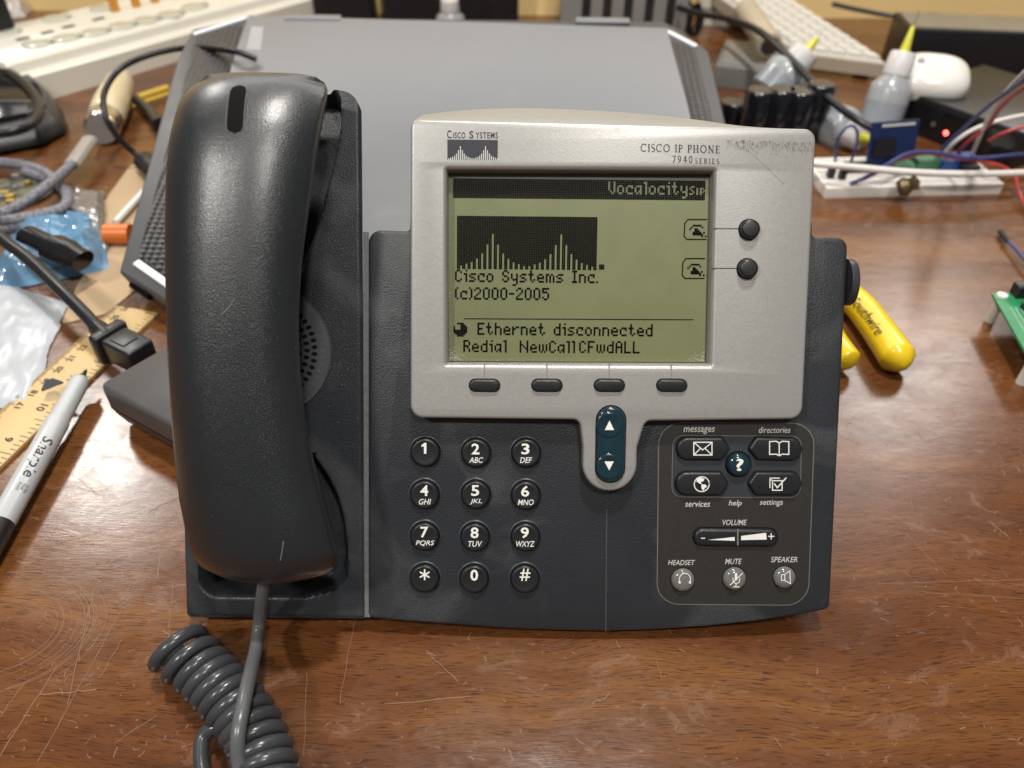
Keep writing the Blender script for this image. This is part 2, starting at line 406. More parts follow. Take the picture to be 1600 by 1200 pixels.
# cradle: a relief with two cups for the ends of the handset
b = MB()
uL, uR = Fp(288, 900, 0).x, Fp(567, 600, 0).x
vB, vT = 2.0, Fp(540, 141, 0).y
def sm(x): x = max(0, min(1, x)); return x * x * (3 - 2 * x)
earR = [(v, u) for v, u in sorted((Fp(x, y, 0).y, Fp(x, y, 0).x) for x, y in ((466, 440), (478, 400), (490, 370), (499, 345), (507, 310), (516, 275), (526, 235), (532, 200), (533, 170), (531, 150)))]
mouR = [(v, u) for v, u in sorted((Fp(x, y, 0).y, Fp(x, y, 0).x) for x, y in ((492, 715), (512, 745), (527, 775), (537, 810), (542, 850), (544, 885), (541, 905), (530, 922), (505, 930)))]
def interp(tab, v):
    if v <= tab[0][0]: return tab[0][1]
    for (a, x), (c, y) in zip(tab, tab[1:]):
        if v <= c: return x + (y - x) * (v - a) / (c - a)
    return tab[-1][1]
mb0 = Fp(440, 933, 0).y; et = Fp(510, 133, 0).y
def rmin(a, c, r): return r - sqrt(max(0, r - a) ** 2 + max(0, r - c) ** 2) if a < r and c < r else min(a, c)
def relief(u, v):
    h = 0.0
    lip = (uR - u); h -= 1.3 * (1 - sm(lip / 1.6)) ** 2
    h -= 1.6 * (1 - sm((v - vB) / 2.2)) ** 2 + 1.6 * (1 - sm((u - uL) / 2)) ** 2
    dc = rmin(min(interp(mouR, v) - u, u - (uL + 6.0)), v - mb0, 8)
    dc = min(dc, 70 - v + (uR - u) * .3)
    h -= 17 * sm(dc / 5.5 + .12) if v < 72 else 0
    if v > 110:
        de = rmin(min(interp(earR, v) - u, u - (uL + 5)), et - v, 7); de = min(de, (v - 118) * .6)
        h -= 18.5 * sm(de / 4 + .1)
    return h
nu, nv = 92, 250
topv = []
def vtop(u):                                    # rounded upper outline
    k = (u - (uL + uR) / 2) / ((uR - uL) / 2)
    return vT + 1 - 7 * abs(k) ** 16 - 1.5 * k * k
rows = []
for j in range(nv + 1):
    r = []
    for i in range(nu + 1):
        ul = uL + 11 * sm((j / nv - .3) / .4); u = ul + (uR - ul) * i / nu; v = vB + (vtop(u) - vB) * j / nv
        r.append((u, v, relief(u, v)))
    rows.append(r)
b.rings(rows, False, False, closed=False)
rim = rows[0] + [r[-1] for r in rows[1:]] + rows[-1][::-1][1:] + [r[0] for r in rows[::-1]][1:-1]
back = [(x - .05 * (x - uL), y + max(0, 1 - y / 70) * 21 * math.tan(TILT) - (3 if y > 190 else 0), -21) for x, y, z in rim]
b.rings([back, rim], True, False)
part(b, 'cradle', GREY, sharp=50)
# dusty seam between cradle and body
b = MB(); c0, c1 = Fp(571, 362, 0), Fp(573, 966, 0)
b.add([(c0.x - 1.2, c0.y, -1.1), (c0.x + 1.2, c0.y, -1.1), (c1.x + 1.2, c1.y, -1.1), (c1.x - 1.2, c1.y, -1.1)], [(0, 1, 2, 3)])
part(b, 'seam', DUST)
# cord socket opening and speaker grille in the cradle
b = MB(); gc = Fp(415, 547, .25); gr = 26.6
rg = []
for rr, ww in ((gr, .3), (gr - .7, .05), (gr - 1.2, -.2 + .3), (gr - 4, .1), (0.05, .1)): rg.append([(x, y, ww + .12) for x, y in circle(gc, rr, 64)])
b.rings(rg, False, True); g = part(b, 'speaker_grille', mat('grille_plastic', (.060, .064, .070), .45, bump=.1))
b = MB(); b2 = MB()
for ring in range(2, 14):
    rr = gr - 3.1 * ring + 2.4
    if rr < 2: break
    n = max(6, int(2 * pi * rr / 2.75))
    for k in range(n):
        a = 2 * pi * (k + .5 * (ring % 2)) / n; c = (gc.x + rr * cos(a), gc.y + rr * sin(a))
        el = [(c[0] + cos(a) * 1.2 * cos(t) - sin(a) * .82 * sin(t), c[1] + sin(a) * 1.2 * cos(t) + cos(a) * .82 * sin(t), .26) for t in [2 * pi * i / 10 for i in range(10)]]
        (b2 if ring == 2 else b).add(el, [list(range(10))])
part(b, 'hole_pattern', DARK, g, smooth=False)['kind'] = 'stuff'; part(b2, 'plugged_holes', mat('dust_plug', (.065, .068, .072), .8), g, smooth=False)
# dust on the cradle beside the grille
b = MB(); rd = random.Random(5)
for k in range(300):
    c = rd.choice((Fp(522, 458, 0), Fp(535, 590, 0), Fp(528, 530, 0), Fp(540, 600, 0), Fp(535, 500, 0), Fp(545, 390, 0), Fp(540, 680, 0)))
    u, v = c.x + rd.gauss(0, 3.2), c.y + rd.gauss(0, 7.5)
    if (u - gc.x) ** 2 + (v - gc.y) ** 2 < (gr + .6) ** 2 or u > uR - 2: continue
    r = rd.choice((.06, .08, .1, .13, .2)); b.add([(u + r * cos(t), v + r * sin(t), .06) for t in (0.3, 1.9, 3.4, 4.9)], [(0, 1, 2, 3)])
part(b, 'dust_specks', mat('pale_dust', (.15, .15, .145), .9), smooth=False)['kind'] = 'stuff'

# silver faceplate -----------------------------------------------------------
so = fpoly([(641, 185, 3.5), (1276, 201, 4.5), (1254, 655, 5), (1009, 658, 3.2), (996, 700)], PW)
c = Fp(953, 726, PW); rt = (Fp(996, 726, PW).x - Fp(911, 726, PW).x) / 2
so += [(c.x + rt * cos(a), c.y + rt * sin(a), 0) for a in [-pi * i / 16 for i in range(17)]]
so += [p for p in fpoly([(911, 700), (906, 656, 3.2), (641, 653, 5)], PW)]
so = rpoly(so, 3, 7)
# divide the long top edge so its rear lip can arch
dense = []
for i, p in enumerate(so):
    q = so[(i + 1) % len(so)]; n = max(1, int((Vector(q[:2]) - Vector(p[:2])).length / 4))
    for k in range(n): dense.append((p[0] + (q[0] - p[0]) * k / n, p[1] + (q[1] - p[1]) * k / n))
so = dense
topv = max(y for x, y in so); u0, u1 = min(x for x, y in so), max(x for x, y in so)
def arch(x, y, k):
    if y < topv - 6: return y
    e = (x - (u0 + u1) / 2) / ((u1 - u0) / 2)
    return y + k * ((4.2 + 6.6 * (1 - abs(e + .12) ** 2.6)) * sm((y - topv + 6) / 6))
hole = fpoly([(691, 257, 2.2), (1124, 259, 2.2), (1117, 577, 2.2), (691, 575, 2.2)], PW)
hole = rpoly(hole, 2.2, 6)
b = MB()
def ringat(ins, wv, k=0): return [(x, arch(x, y, k), wv) for x, y in inset(so, ins)]
outer = [ringat(0, -1.0, 0), ringat(0, PW - 1.3)] + [ringat(1.3 * (1 - cos(a)), PW - 1.3 + 1.3 * sin(a)) for a in [pi / 2 * i / 4 for i in range(1, 5)]]
b.rings(outer, False, False)
# top flank sloping back from the front edge
top = [p for p in so if p[1] > topv - 4.2]
top.sort(key=lambda p: p[0])
fl = [[(x, y, PW - 1.3) for x, y in top]]
for i in range(1, 9):
    t_ = i / 8; fl.append([(x, arch(x, y, t_ ** .85), PW - 1.3 - 19 * t_) for x, y in top])
fl.append([(x, arch(x, y, 1) - 12, -34) for x, y in top])
b.rings(fl, False, False, closed=False)
hr = [[(x, y, PW) for x, y in hole]]
for i in range(1, 6):
    a = pi / 2 * i / 5; hr.append([(x, y, PW - 2.6 * (1 - cos(a))) for x, y in inset(hole, 1.9 * sin(a))])
hr.append([(x, y, .7) for x, y in inset(hole, 2.1)])
b.rings(hr, False, False)
o1 = outer[-1]
tri = tessellate_polygon([[Vector(p) for p in o1], [Vector(p) for p in hr[0]]])
b.add(list(o1) + list(hr[0]), [list(x) for x in tri])
bmtmp = part(b, 'faceplate', SILVER, sharp=32)
bm = bmesh.new(); bm.from_mesh(bmtmp.data); bmesh.ops.remove_doubles(bm, verts=bm.verts, dist=1e-6); bmesh.ops.recalc_face_normals(bm, faces=bm.faces); bm.to_mesh(bmtmp.data); bm.free()
bmtmp.data.set_sharp_from_angle(angle=radians(32))
FP = bmtmp
# housing behind the display
b = MB(); q = [(u0 + 3, 120), (u1 - 3, 120), (u1 - 3, topv - 1), (u0 + 3, topv - 1)]
b.rings([[(x, y, wv) for x, y in rpoly(q, 4)] for wv in (-33, -2)]); part(b, 'display_housing', GREY_SMOOTH)

# LCD ------------------------------------------------------------------------
LW = 1.2
b = MB(); b.add([(x, y, LW - .25) for x, y in inset(hole, 1.6)], [list(range(len(hole)))]); lcdb = part(b, 'lcd_screen', LCDB)
b = MB(); lc = [Fp(x, y, LW) for x, y in ((700, 279), (1107, 282), (1101, 566), (702, 564))]
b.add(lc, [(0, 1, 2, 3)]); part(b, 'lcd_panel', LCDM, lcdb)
PXS = (Fp(933, 380, LW) - Fp(714, 380, LW)).x / 80   # one LCD dot
FONT = {
 'C': ['.XX.', 'X..X', 'X...', 'X...', 'X...', 'X..X', '.XX.'], 'i': ['.X', '..', 'XX', '.X', '.X', '.X', '.X'], 's': ['', '', '.XXX', 'X...', '.XX.', '...X', 'XXX.'],
 'c': ['', '', '.XXX', 'X..X', 'X...', 'X...', '.XXX'], 'o': ['', '', '.XX.', 'X..X', 'X..X', 'X..X', '.XX.'], 'S': ['.XX.', 'X..X', 'X...', '.XX.', '...X', 'X..X', '.XX.'],
 'y': ['', '', 'X..X', 'X..X', 'X..X', '.XXX', '...X', '...X', '.XX.'], 't': ['.X..', '.X..', 'XXX.', '.X..', '.X..', '.X.X', '..X.'], 'e': ['', '', '.XX.', 'X..X', 'XXXX', 'X...', '.XXX'],
 'm': ['', '', 'XX.X.', 'X.X.X', 'X.X.X', 'X.X.X', 'X.X.X'], 'I': ['XXX', '.X.', '.X.', '.X.', '.X.', '.X.', 'XXX'], 'n': ['', '', 'XXX.', 'X..X', 'X..X', 'X..X', 'X..X'],
 '.': ['.', '.', '.', '.', '.', '.', 'X'], '(': ['.X', 'X.', 'X.', 'X.', 'X.', 'X.', '.X'], ')': ['X.', '.X', '.X', '.X', '.X', '.X', 'X.'],
 '2': ['.XX.', 'X..X', '...X', '..X.', '.X..', 'X...', 'XXXX'], '0': ['.XX.', 'X..X', 'X..X', 'X..X', 'X..X', 'X..X', '.XX.'], '5': ['XXXX', 'X...', 'XXX.', '...X', '...X', 'X..X', '.XX.'],
 '-': ['', '', '', 'XXX', '', '', ''], 'E': ['XXXX', 'X...', 'X...', 'XXX.', 'X...', 'X...', 'XXXX'], 'h': ['X...', 'X...', 'XXX.', 'X..X', 'X..X', 'X..X', 'X..X'], 'r': ['', '', 'X.XX', 'XX..', 'X...', 'X...', 'X...'],
 'd': ['...X', '...X', '.XXX', 'X..X', 'X..X', 'X..X', '.XXX'], 'R': ['XXX.', 'X..X', 'X..X', 'XXX.', 'X.X.', 'X..X', 'X..X'], 'a': ['', '', '.XXX', 'X..X', 'X..X', 'X.XX', '.X.X'], 'l': ['XX', '.X', '.X', '.X', '.X', '.X', '.X'],
 'N': ['X...X', 'X...X', 'XX..X', 'X.X.X', 'X..XX', 'X...X', 'X...X'], 'w': ['', '', 'X.X.X', 'X.X.X', 'X.X.X', 'X.X.X', '.X.X.'], 'F': ['XXXX', 'X...', 'X...', 'XXX.', 'X...', 'X...', 'X...'], 'A': ['.XX.', 'X..X', 'X..X', 'XXXX', 'X..X', 'X..X', 'X..X'],
 'L': ['X...', 'X...', 'X...', 'X...', 'X...', 'X...', 'XXXX'], 'V': ['X..X', 'X..X', 'X..X', 'X..X', 'X..X', '.X.X', '..X.'], ' ': ['...'], 'P': ['XX', 'X.X', 'XX.', 'X..'], }
def dot(mb, x, y, wv, g=.07, nx=1, ny=1):
    mb.add([(x + g, y - g, wv), (x + nx * PXS - g, y - g, wv), (x + nx * PXS - g, y - ny * PXS + g, wv), (x + g, y - ny * PXS + g, wv)], [(3, 2, 1, 0)])
def lcd_text(mb, s, px, py, wv, g=-.02):
    o = Fp(px, py, LW); x = o.x
    sx = math.tan(0.0)
    for ch in s:
        G = FONT[ch]; wdt = max(len(r) for r in G)
        for j, r in enumerate(G):
            for i, q in enumerate(r):
                if q == 'X': dot(mb, x + i * PXS, o.y - j * PXS, wv, g)
        x += (wdt + 1) * PXS
b = MB()
for s, px, py in (('Cisco Systems Inc.', 711, 421), ('(c)2000-2005', 711, 448.5), ('Ethernet disconnected', 746, 504), ('Redial', 724, 531), ('NewCall', 812, 532), ('CFwdALL', 905, 532.5)):
    lcd_text(b, s, px, py, LW + .12)
part(b, 'screen_text', LCDK, lcdb, smooth=False)
b = MB()                                          # picture block with its rows of light bars
o = Fp(714, 337, LW); H = [2, 3, 4, 6, 9, 14, 20, 14, 9, 6, 4, 3, 2, 2, 3, 4, 6, 9, 14, 20, 14, 9, 6, 4, 3, 2]
for i in range(80):
    hh = H[(i - 2) // 3] if i >= 2 and (i - 2) % 3 == 0 and (i - 2) // 3 < len(H) else 0
    for j in range(30):
        if 30 - j > hh: dot(b, o.x + i * PXS, o.y - j * PXS, LW + .12, .03)
for i in range(3):
    for j in range(3): dot(b, Fp(936, 413, LW).x + i * PXS, Fp(936, 413, LW).y - j * PXS, LW + .12, .03)
part(b, 'screen_picture', LCDK, lcdb, smooth=False)
b = MB(); o = Fp(708, 278.5, LW); NC = int((Fp(1104, 279, LW).x - o.x) / PXS)
lit = set(); x = int((Fp(951, 285, LW).x - o.x) / PXS)
for ch in 'Vocalocity':
    G = FONT[ch]; wdt = max(len(r) for r in G)
    for j, r in enumerate(G):
        for i, q in enumerate(r):
            if q == 'X': lit.add((x + i, j + 1))
    x += wdt + 1
for gi, G in enumerate((['.XX', 'X..', '.X.', '..X', 'XX.'], ['X', 'X', 'X', 'X'], ['XX.', 'X.X', 'XX.', 'X..'])):
    for j, r in enumerate(G):
        for i, q in enumerate(r):
            if q == 'X': lit.add((x + i, j + 4 - (gi == 0)))
    x += len(G[0]) + 1
for i in range(NC):
    for j in range(11):
        if (i, j) not in lit: dot(b, o.x + i * PXS, o.y - j * PXS, LW + .12, .035)
part(b, 'screen_banner', LCDK, lcdb, smooth=False)
b = MB()                                          # status icon, rule, line icons
o = Fp(708.5, 504, LW)
for i in range(8):
    for j in range(8):
        d = (i - 3.5) ** 2 + (j - 3.5) ** 2
        if d < 16.2 and not (1 <= i <= 3 and 1 <= j <= 3): dot(b, o.x + i * PXS, o.y - j * PXS, LW + .12, .02)
stroke(b, [Fp(725, 498, LW), Fp(1083, 499.5, LW)], .35, LW + .12)
for px, py in ((1070, 343), (1067, 404)):
    fstroke(b, [(px + 34, py), (px + 5, py)], .45, LW + .12); fstroke(b, [(px + 4, py + 1), (px, py + 6)], .45, LW + .12); fstroke(b, [(px, py + 7), (px - 1, py + 26)], .45, LW + .12)
    fstroke(b, [(px, py + 27), (px + 3, py + 31)], .45, LW + .12); fstroke(b, [(px + 4, py + 31), (px + 33, py + 31)], .45, LW + .12)
    G = ['..XXXXX..', '.X.....X.', 'X..XX....', '...XXX...', '..XXXXX.X', '..XXXXXX.', '.......X.X']
    q = Fp(px + 7, py + 8, LW)
    for j, r in enumerate(G):
        for i, ch in enumerate(r):
            if ch == 'X': dot(b, q.x + i * PXS, q.y - j * PXS, LW + .12, .0)
part(b, 'screen_icons', LCDK, lcdb, smooth=False)
b = MB()
for a in ((716, 529, 790, 556), (800, 529, 899, 556), (903, 529, 1000, 557)):
    fpatch(b, [(a[0], a[1]), (a[2], a[1] + .7), (a[2], a[3] + .7), (a[0], a[3])], LW + .06)
part(b, 'soft_key_cells', LCDC, lcdb, smooth=False)
b = MB(); rd = random.Random(9)                   # grime in the lower corners of the window
for k in range(360):
    e = rd.random()
    if e < .5: x, y = 702 + abs(rd.gauss(0, 9)), 563 - abs(rd.gauss(0, 8))
    elif e < .8: x, y = 1101 - abs(rd.gauss(0, 10)), 564 - abs(rd.gauss(0, 8))
    elif e < .92: x, y = rd.uniform(705, 1100), 563.5 - abs(rd.gauss(0, 1.4))
    else: x, y = 702 + abs(rd.gauss(0, 2)), rd.uniform(300, 560)
    p = Fp(x, y, LW); r = rd.choice((.06, .09, .13, .2)); a = rd.random() * 6
    b.add([(p.x + r * cos(t + a), p.y + r * sin(t + a), LW + .2) for t in (0, 1.7, 3.0, 4.6)], [(0, 1, 2, 3)])
part(b, 'grime', mat('pale_grime', (.44, .45, .37), .9), lcdb, smooth=False)['kind'] = 'stuff'

# printing on the faceplate
b = MB()
face_text(b, 'C', 698.5, 203.5, 705.5, 216.5, PW + .05, bold=.02); face_text(b, 'ISCO', 708, 206.5, 727, 216.5, PW + .05, space=1.2, bold=.025); face_text(b, 'S', 733, 204.5, 740, 216.5, PW + .05, bold=.02); face_text(b, 'YSTEMS', 743, 206.5, 778, 216.5, PW + .05, space=1.2, bold=.025)
fpatch(b, [(699, 218), (778, 218.7), (777.5, 250), (699, 249.3)], PW + .04)
part(b, 'logo', INKD, FP, smooth=False)
b = MB()
for i, h in enumerate([2, 3, 4, 6, 9, 14, 20, 14, 9, 6, 4, 3, 2, 2, 3, 4, 6, 9, 14, 20, 14, 9, 6, 4, 3, 2]):
    x = 700.5 + i * 3.02; hh = h * 1.05
    fpatch(b, [(x, 249.5 - hh), (x + 1.5, 249.5 - hh), (x + 1.5, 249.8), (x, 249.8)], PW + .09)
part(b, 'logo_bars', INKG, FP, smooth=False)
# model name in roman capitals: thick and thin strokes with serifs
SER = {}
def roman(mb, ch, x, y, h):
    """one serif letter, top left x,y, height h in photo pixels; returns its width"""
    K, k = .155 * h * .26, .075 * h * .26; wv = PW + .06
    def st(pts, wd, closed=False): fstroke(mb, [(x + a * h, y + c * h) for a, c in pts], wd, wv, closed)
    def arc(cx, cy, rx, ry, a0, a1, wd, n=14): 
        pts = [(cx + rx * cos(radians(a0 + (a1 - a0) * i / n)), cy - ry * sin(radians(a0 + (a1 - a0) * i / n))) for i in range(n + 1)]
        P = [Fp(x + a * h, y + c * h, wv) for a, c in pts]; stroke(mb, P, wd, wv)
    sf = .05
    def vst(a, wd=K): st([(a, 0.03), (a, .97)], wd); st([(a - .11, .02), (a + .11, .02)], k); st([(a - .11, .98), (a + .11, .98)], k)
    if ch == 'C': arc(.45, .5, .38, .5, 45, 315, K * .85); st([(.74, .05), (.74, .24)], k); return .85
    if ch == 'I': vst(.16); return .33
    if ch == 'S': arc(.28, .26, .2, .25, 30, 250, k * 1.4); st([(.2, .44), (.40, .58)], K); arc(.28, .74, .21, .25, 80, -150, k * 1.5); return .55
    if ch == 'O': arc(.46, .5, .38, .49, 0, 360, K * .85, 22); return .95
    if ch == 'P': vst(.18); arc(.32, .27, .24, .25, 90, -90, K * .8); st([(.2, .02), (.32, .02)], k); st([(.2, .52), (.32, .52)], k); return .62
    if ch == 'H': vst(.18); vst(.66); st([(.2, .5), (.64, .5)], k); return .86
    if ch == 'N': vst(.16, k * 1.2); st([(.16, .03), (.70, .97)], K); st([(.70, .03), (.70, .97)], k * 1.2); st([(.60, .02), (.80, .02)], k); return .88
    if ch == 'E': vst(.18); st([(.18, .02), (.52, .02)], k); st([(.18, .48), (.44, .48)], k); st([(.18, .98), (.56, .98)], k); st([(.52, .03), (.52, .16)], k); st([(.56, .83), (.56, .97)], k); return .64
    if ch == 'R': vst(.18); arc(.32, .27, .22, .25, 90, -90, K * .8); st([(.2, .02), (.32, .02)], k); st([(.2, .52), (.34, .52)], k); st([(.34, .52), (.62, .98)], K * .8); return .68
    if ch == '7': st([(.08, .04), (.52, .04)], K * .7); st([(.52, .05), (.22, .98)], K * .8); return .58
    if ch == '9': arc(.30, .32, .20, .30, 0, 360, K * .8, 18); st([(.50, .34), (.40, .80)], K * .8); st([(.40, .80), (.20, .98)], k * 1.4); return .60
    if ch == '4': st([(.40, .02), (.40, .98)], K * .9); st([(.38, .04), (.06, .68)], k * 1.2); st([(.06, .68), (.58, .68)], k * 1.2); return .62
    if ch == '0': arc(.30, .5, .22, .48, 0, 360, K * .8, 20); return .62
    return .38
b = MB()
def roman_line(s, x0, x1, y, h, slope=.008):
    d = MB(); W = 0
    for ch in s: W += roman(d, ch, 0, 0, h) * h
    gap = (x1 - x0 - W) / max(1, len(s) - 1); x = x0
    for ch in s: x += roman(b, ch, x, y + (x - x0) * slope, h) * h + gap
roman_line('CISCO IP PHONE', 1001, 1125, 225, 11.5, .025); roman_line('7940', 1050, 1082.5, 243.5, 10.5, .02); roman_line('SERIES', 1086, 1124, 247.5, 8, .02)
part(b, 'model_name', INKD, FP, smooth=False)
# guide lines from keys to screen
for x in (757, 854.5, 952, 1049):
    b = MB(); fstroke(b, [(x, 567), (x, 593)], .5, PW + .03); part(b, 'guide_line', mat('guide_grey', (.22, .22, .215), .5), FP, smooth=False)
for x, y in ((1126, 357.3), (1122, 419.3)):
    b = MB(); fstroke(b, [(x - 11, y), (x + 36, y)], .38, PW + .03); part(b, 'guide_line', INKD, FP, smooth=False)
b = MB(); rd = random.Random(11)                  # scuffs at the upper right corner
for k in range(230):
    x = rd.uniform(1135, 1268) if rd.random() < .75 else rd.gauss(1185, 25); y = 221 + (x - 1135) * .035 + abs(rd.gauss(0, 8)) - 4
    if x > 1269: continue
    p = Fp(x, y, PW + .05); l = rd.uniform(.4, 3.0) * rd.random() + .3; a = rd.gauss(-1.5, .5)
    if p.y > topv - 2.2: continue
    stroke(b, [p, p + Vector((cos(a) * l * .5 + rd.uniform(-.15, .15), sin(a) * l * .5, 0)), p + Vector((cos(a) * l, sin(a) * l, 0))], rd.uniform(.06, .2), PW + .05 + rd.random() * .02, .04)
stroke(b, [Fp(x, y, PW) for x, y in ((1150, 225), (1175, 240), (1200, 264), (1225, 288))], .09, PW + .05)
part(b, 'scuff_marks', mat('scuff', (.10, .098, .092), .7, var=.4, vscale=300), FP, smooth=False)['kind'] = 'stuff'

# keys -----------------------------------------------------------------------
def pushkey(out, wb, h, name, m, bev=.6, well=.35, base=.05):
    b = MB(); b.add([(x, y, wb + base) for x, y in inset(out, -well)], [list(range(len(out)))]); b.mi = 1
    b.slab(out, wb, wb + h, bev, 5)
    return part(b, name, [DARK, m], sharp=55)
for i, x in enumerate((757, 854.5, 952, 1049.5)):
    p, q = Fp(x - 23.5, 611, PW), Fp(x + 23.5, 593, PW)
    pushkey(stadium(p.x, p.y, q.x, q.y), PW, 1.5, 'soft_key', KEY, .8)
for x, y in ((1172, 358), (1169, 419.5)):
    c = Fp(x, y, PW + 1.5); k = pushkey(circle(c, 3.7), PW, 3.2, 'line_key', KEY, 1.2, .45)
LET = {2: 'ABC', 3: 'DEF', 4: 'GHI', 5: 'JKL', 6: 'MNO', 7: 'PQRS', 8: 'TUV', 9: 'WXYZ'}
KH = 2.4
grid = [('1', 665, 706), ('2', 744, 707), ('3', 822, 707), ('4', 664, 772), ('5', 743.5, 772), ('6', 821.5, 773), ('7', 664, 837), ('8', 742.5, 838), ('9', 821, 838), ('*', 664, 902), ('0', 741, 903), ('#', 820, 903)]
for ch, x, y in grid:
    c = Fp(x, y, 0); b = MB()
    # moulded collar, gap, domed cap
    R = []
    for r, ww in ((6.95, 0), (6.75, .38), (6.3, .42), (6.1, .02)): R.append([(px, py, ww) for px, py in circle(c, r, 40)])
    b.rings(R, False, False); b.mi = 1
    b.add([(px, py, .03) for px, py in circle(c, 6.15, 40)], [list(range(40))]); b.mi = 2
    R = [[(px, py, ww) for px, py in circle(c, r, 40)] for r, ww in ((5.85, 0), (5.75, 1.5), (5.55, 1.95), (5.2, 2.2), (4.8, 2.26), (4.2, 2.14), (2.5, 2.02), (.05, 2.0))]
    b.rings(R, False, True)
    k = part(b, 'number_key', [GREY_SMOOTH, DARK, KEY], sharp=60)
    t = MB(); wv = 2.32; dy = 0
    wd = {'1': 7, '*': 20, '#': 15}.get(ch, 12.5)
    if ch in '*0#':
        hh = 10 if ch != '*' else 10
        if ch == '*':
            cc = Fp(x - .5, y - 4, wv)
            for a in (90, 30, 150): d = Vector((cos(radians(a)), sin(radians(a)), 0)) * 2.3; stroke(t, [cc - d, cc + d], .62, wv + a * .0001)
        elif ch == '#':
            for q in (((-7, 3.2), (7, 3.2)), ((-6, -3), (8, -3)), ((-4.5, 8.2), (-1.5, -9)), ((2, 8.2), (5, -9))): fstroke(t, [(x + q[0][0], y - 4.5 + q[0][1]), (x + q[1][0], y - 4.5 + q[1][1])], .6, wv + .01 * q[0][0])
        else: face_text(t, '0', x - 6, y - 13, x + 6, y + 4.5, wv, bold=.025)
    else:
        y0 = y - 14 if ch != '1' else y - 14
        x0 = x - 1 if ch != '1' else x - 3
        if ch == '1': fpatch(t, [(x - 6.5, y - 10.5), (x - 6.5, y - 7.5), (x - 2.6, y - 9), (x - 2.6, y + 3), (x + 1.2, y + 3), (x + 1.2, y - 14), (x - 1.8, y - 14)], wv)
        else: face_text(t, ch, x0 - wd / 2, y0, x0 + wd / 2, y0 + 17, wv, bold=.02)
        if int(ch) in LET:
            s = LET[int(ch)]; lw = {3: 22, 4: 29}[len(s)] - (3 if s in ('GHI', 'JKL', 'DEF') else 0) + (3 if s == 'MNO' else 0)
            face_text(t, s, x - lw / 2, y + 7.5, x + lw / 2, y + 16.3, wv, shear=.22, bold=.008)
    part(t, 'lettering', INK, k, smooth=False)
# scroll rocker in the silver tongue
p, q = Fp(930, 751, 5), Fp(976, 634, 5)
b = MB(); oo = stadium(p.x, p.y, q.x, q.y, 14); b.add([(x, y, PW + .05) for x, y in inset(oo, -.5)], [list(range(len(oo)))]); b.mi = 1
b.slab(oo, PW, PW + 2.0, 1.2, 5)
for yy in (664, 729):
    c = Fp(952, yy, PW + 2)
    b.rings([[(px, py, ww) for px, py in circle(c, r, 32)] for r, ww in ((5.2, PW + 2.0), (4.9, PW + 2.28), (4.3, PW + 2.3), (3.4, PW + 2.1), (.05, PW + 2.04))], False, True)
k = part(b, 'scroll_rocker', [DARK, TEAL], sharp=50)
b = MB(); fpatch(b, [(945, 672), (959.5, 672), (952.3, 657)], PW + 2.45); fpatch(b, [(944.5, 721), (959, 721), (951.8, 735)], PW + 2.45); part(b, 'arrow_marks', INK, k, smooth=False)
# overlay with the feature keys
out = rpoly(fpoly([(1030, 661, 9), (1272, 662, 9), (1262, 945, 9), (1027, 943, 9)], 0), 9, 10)
b = MB(); b.add([(x, y, .10) for x, y in inset(out, -.35)], [list(range(len(out)))]); part(b, 'overlay_border', STICKE, smooth=False)
b = MB(); b.add([(x, y, .16) for x, y in out], [list(range(len(out)))]); ov = part(b, 'overlay', STICK, smooth=False)
inn = rpoly(fpoly([(1052, 681, 4), (1252, 682, 4), (1250, 777, 4), (1050, 776, 4)], .2), 4, 8)
b = MB(); b.add([(x, y, .19) for x, y in inset(inn, -.25)], [list(range(len(inn)))]); b.mi = 1; b.add([(x, y, .23) for x, y in inn], [list(range(len(inn)))]); part(b, 'key_recess', [STICKE, GREY_SMOOTH], ov, smooth=False)
def key4(pts, icon):
    b = MB(); o = rpoly(fpoly(pts, 1.0), 1, 8); b.add([(x, y, .28) for x, y in inset(o, -.35)], [list(range(len(o)))]); b.mi = 1; b.slab(o, .2, 2.3, 1.0, 5)
    k = part(b, 'feature_key', [DARK, KEY], sharp=55); t = MB(); icon(t); part(t, 'icon', INK, k, smooth=False)
KZ = 2.36
def env(t):
    fstroke(t, [(1084, 691), (1112.5, 691), (1112.5, 711), (1084, 711)], .42, KZ, True); fstroke(t, [(1085, 692), (1098, 703), (1111.5, 692)], .4, KZ + .02); fstroke(t, [(1085, 710), (1094, 701)], .4, KZ + .03); fstroke(t, [(1111.5, 710), (1102, 701)], .4, KZ + .03)
def book(t):
    for sx in (-1, 1):
        fstroke(t, [(1217.5, 692), (1217.5 + sx * 5, 689.5), (1217.5 + sx * 15, 690), (1217.5 + sx * 15, 710), (1217.5 + sx * 5, 709.5), (1217.5, 712)], .42, KZ)
    fstroke(t, [(1217.5, 692), (1217.5, 712)], .42, KZ + .03)
def globe(t):
    c = Fp(1096.5, 756.5, KZ); P = [Vector((x, y, KZ)) for x, y in circle(c, 3.05, 28)]; stroke(t, P + P[:2], .4, KZ)
    fpatch(t, [(1089, 748), (1095, 746), (1101, 748), (1099, 752), (1095, 753), (1097, 757), (1092, 755), (1088, 752)], KZ + .02)
    fpatch(t, [(1096, 757), (1102, 757), (1105, 760), (1101, 763), (1099, 767), (1096, 763)], KZ + .02)
def chk(t):
    fstroke(t, [(1206, 750), (1203, 750), (1203, 762)], .38, KZ); fstroke(t, [(1203, 747), (1218, 747)], .38, KZ + .02); fstroke(t, [(1203, 747), (1203, 752)], .38, KZ + .02)
    fstroke(t, [(1207, 751), (1222, 751), (1222, 766), (1207, 766)], .42, KZ, True); fstroke(t, [(1210, 756), (1214.5, 762), (1228, 747)], .5, KZ + .03)
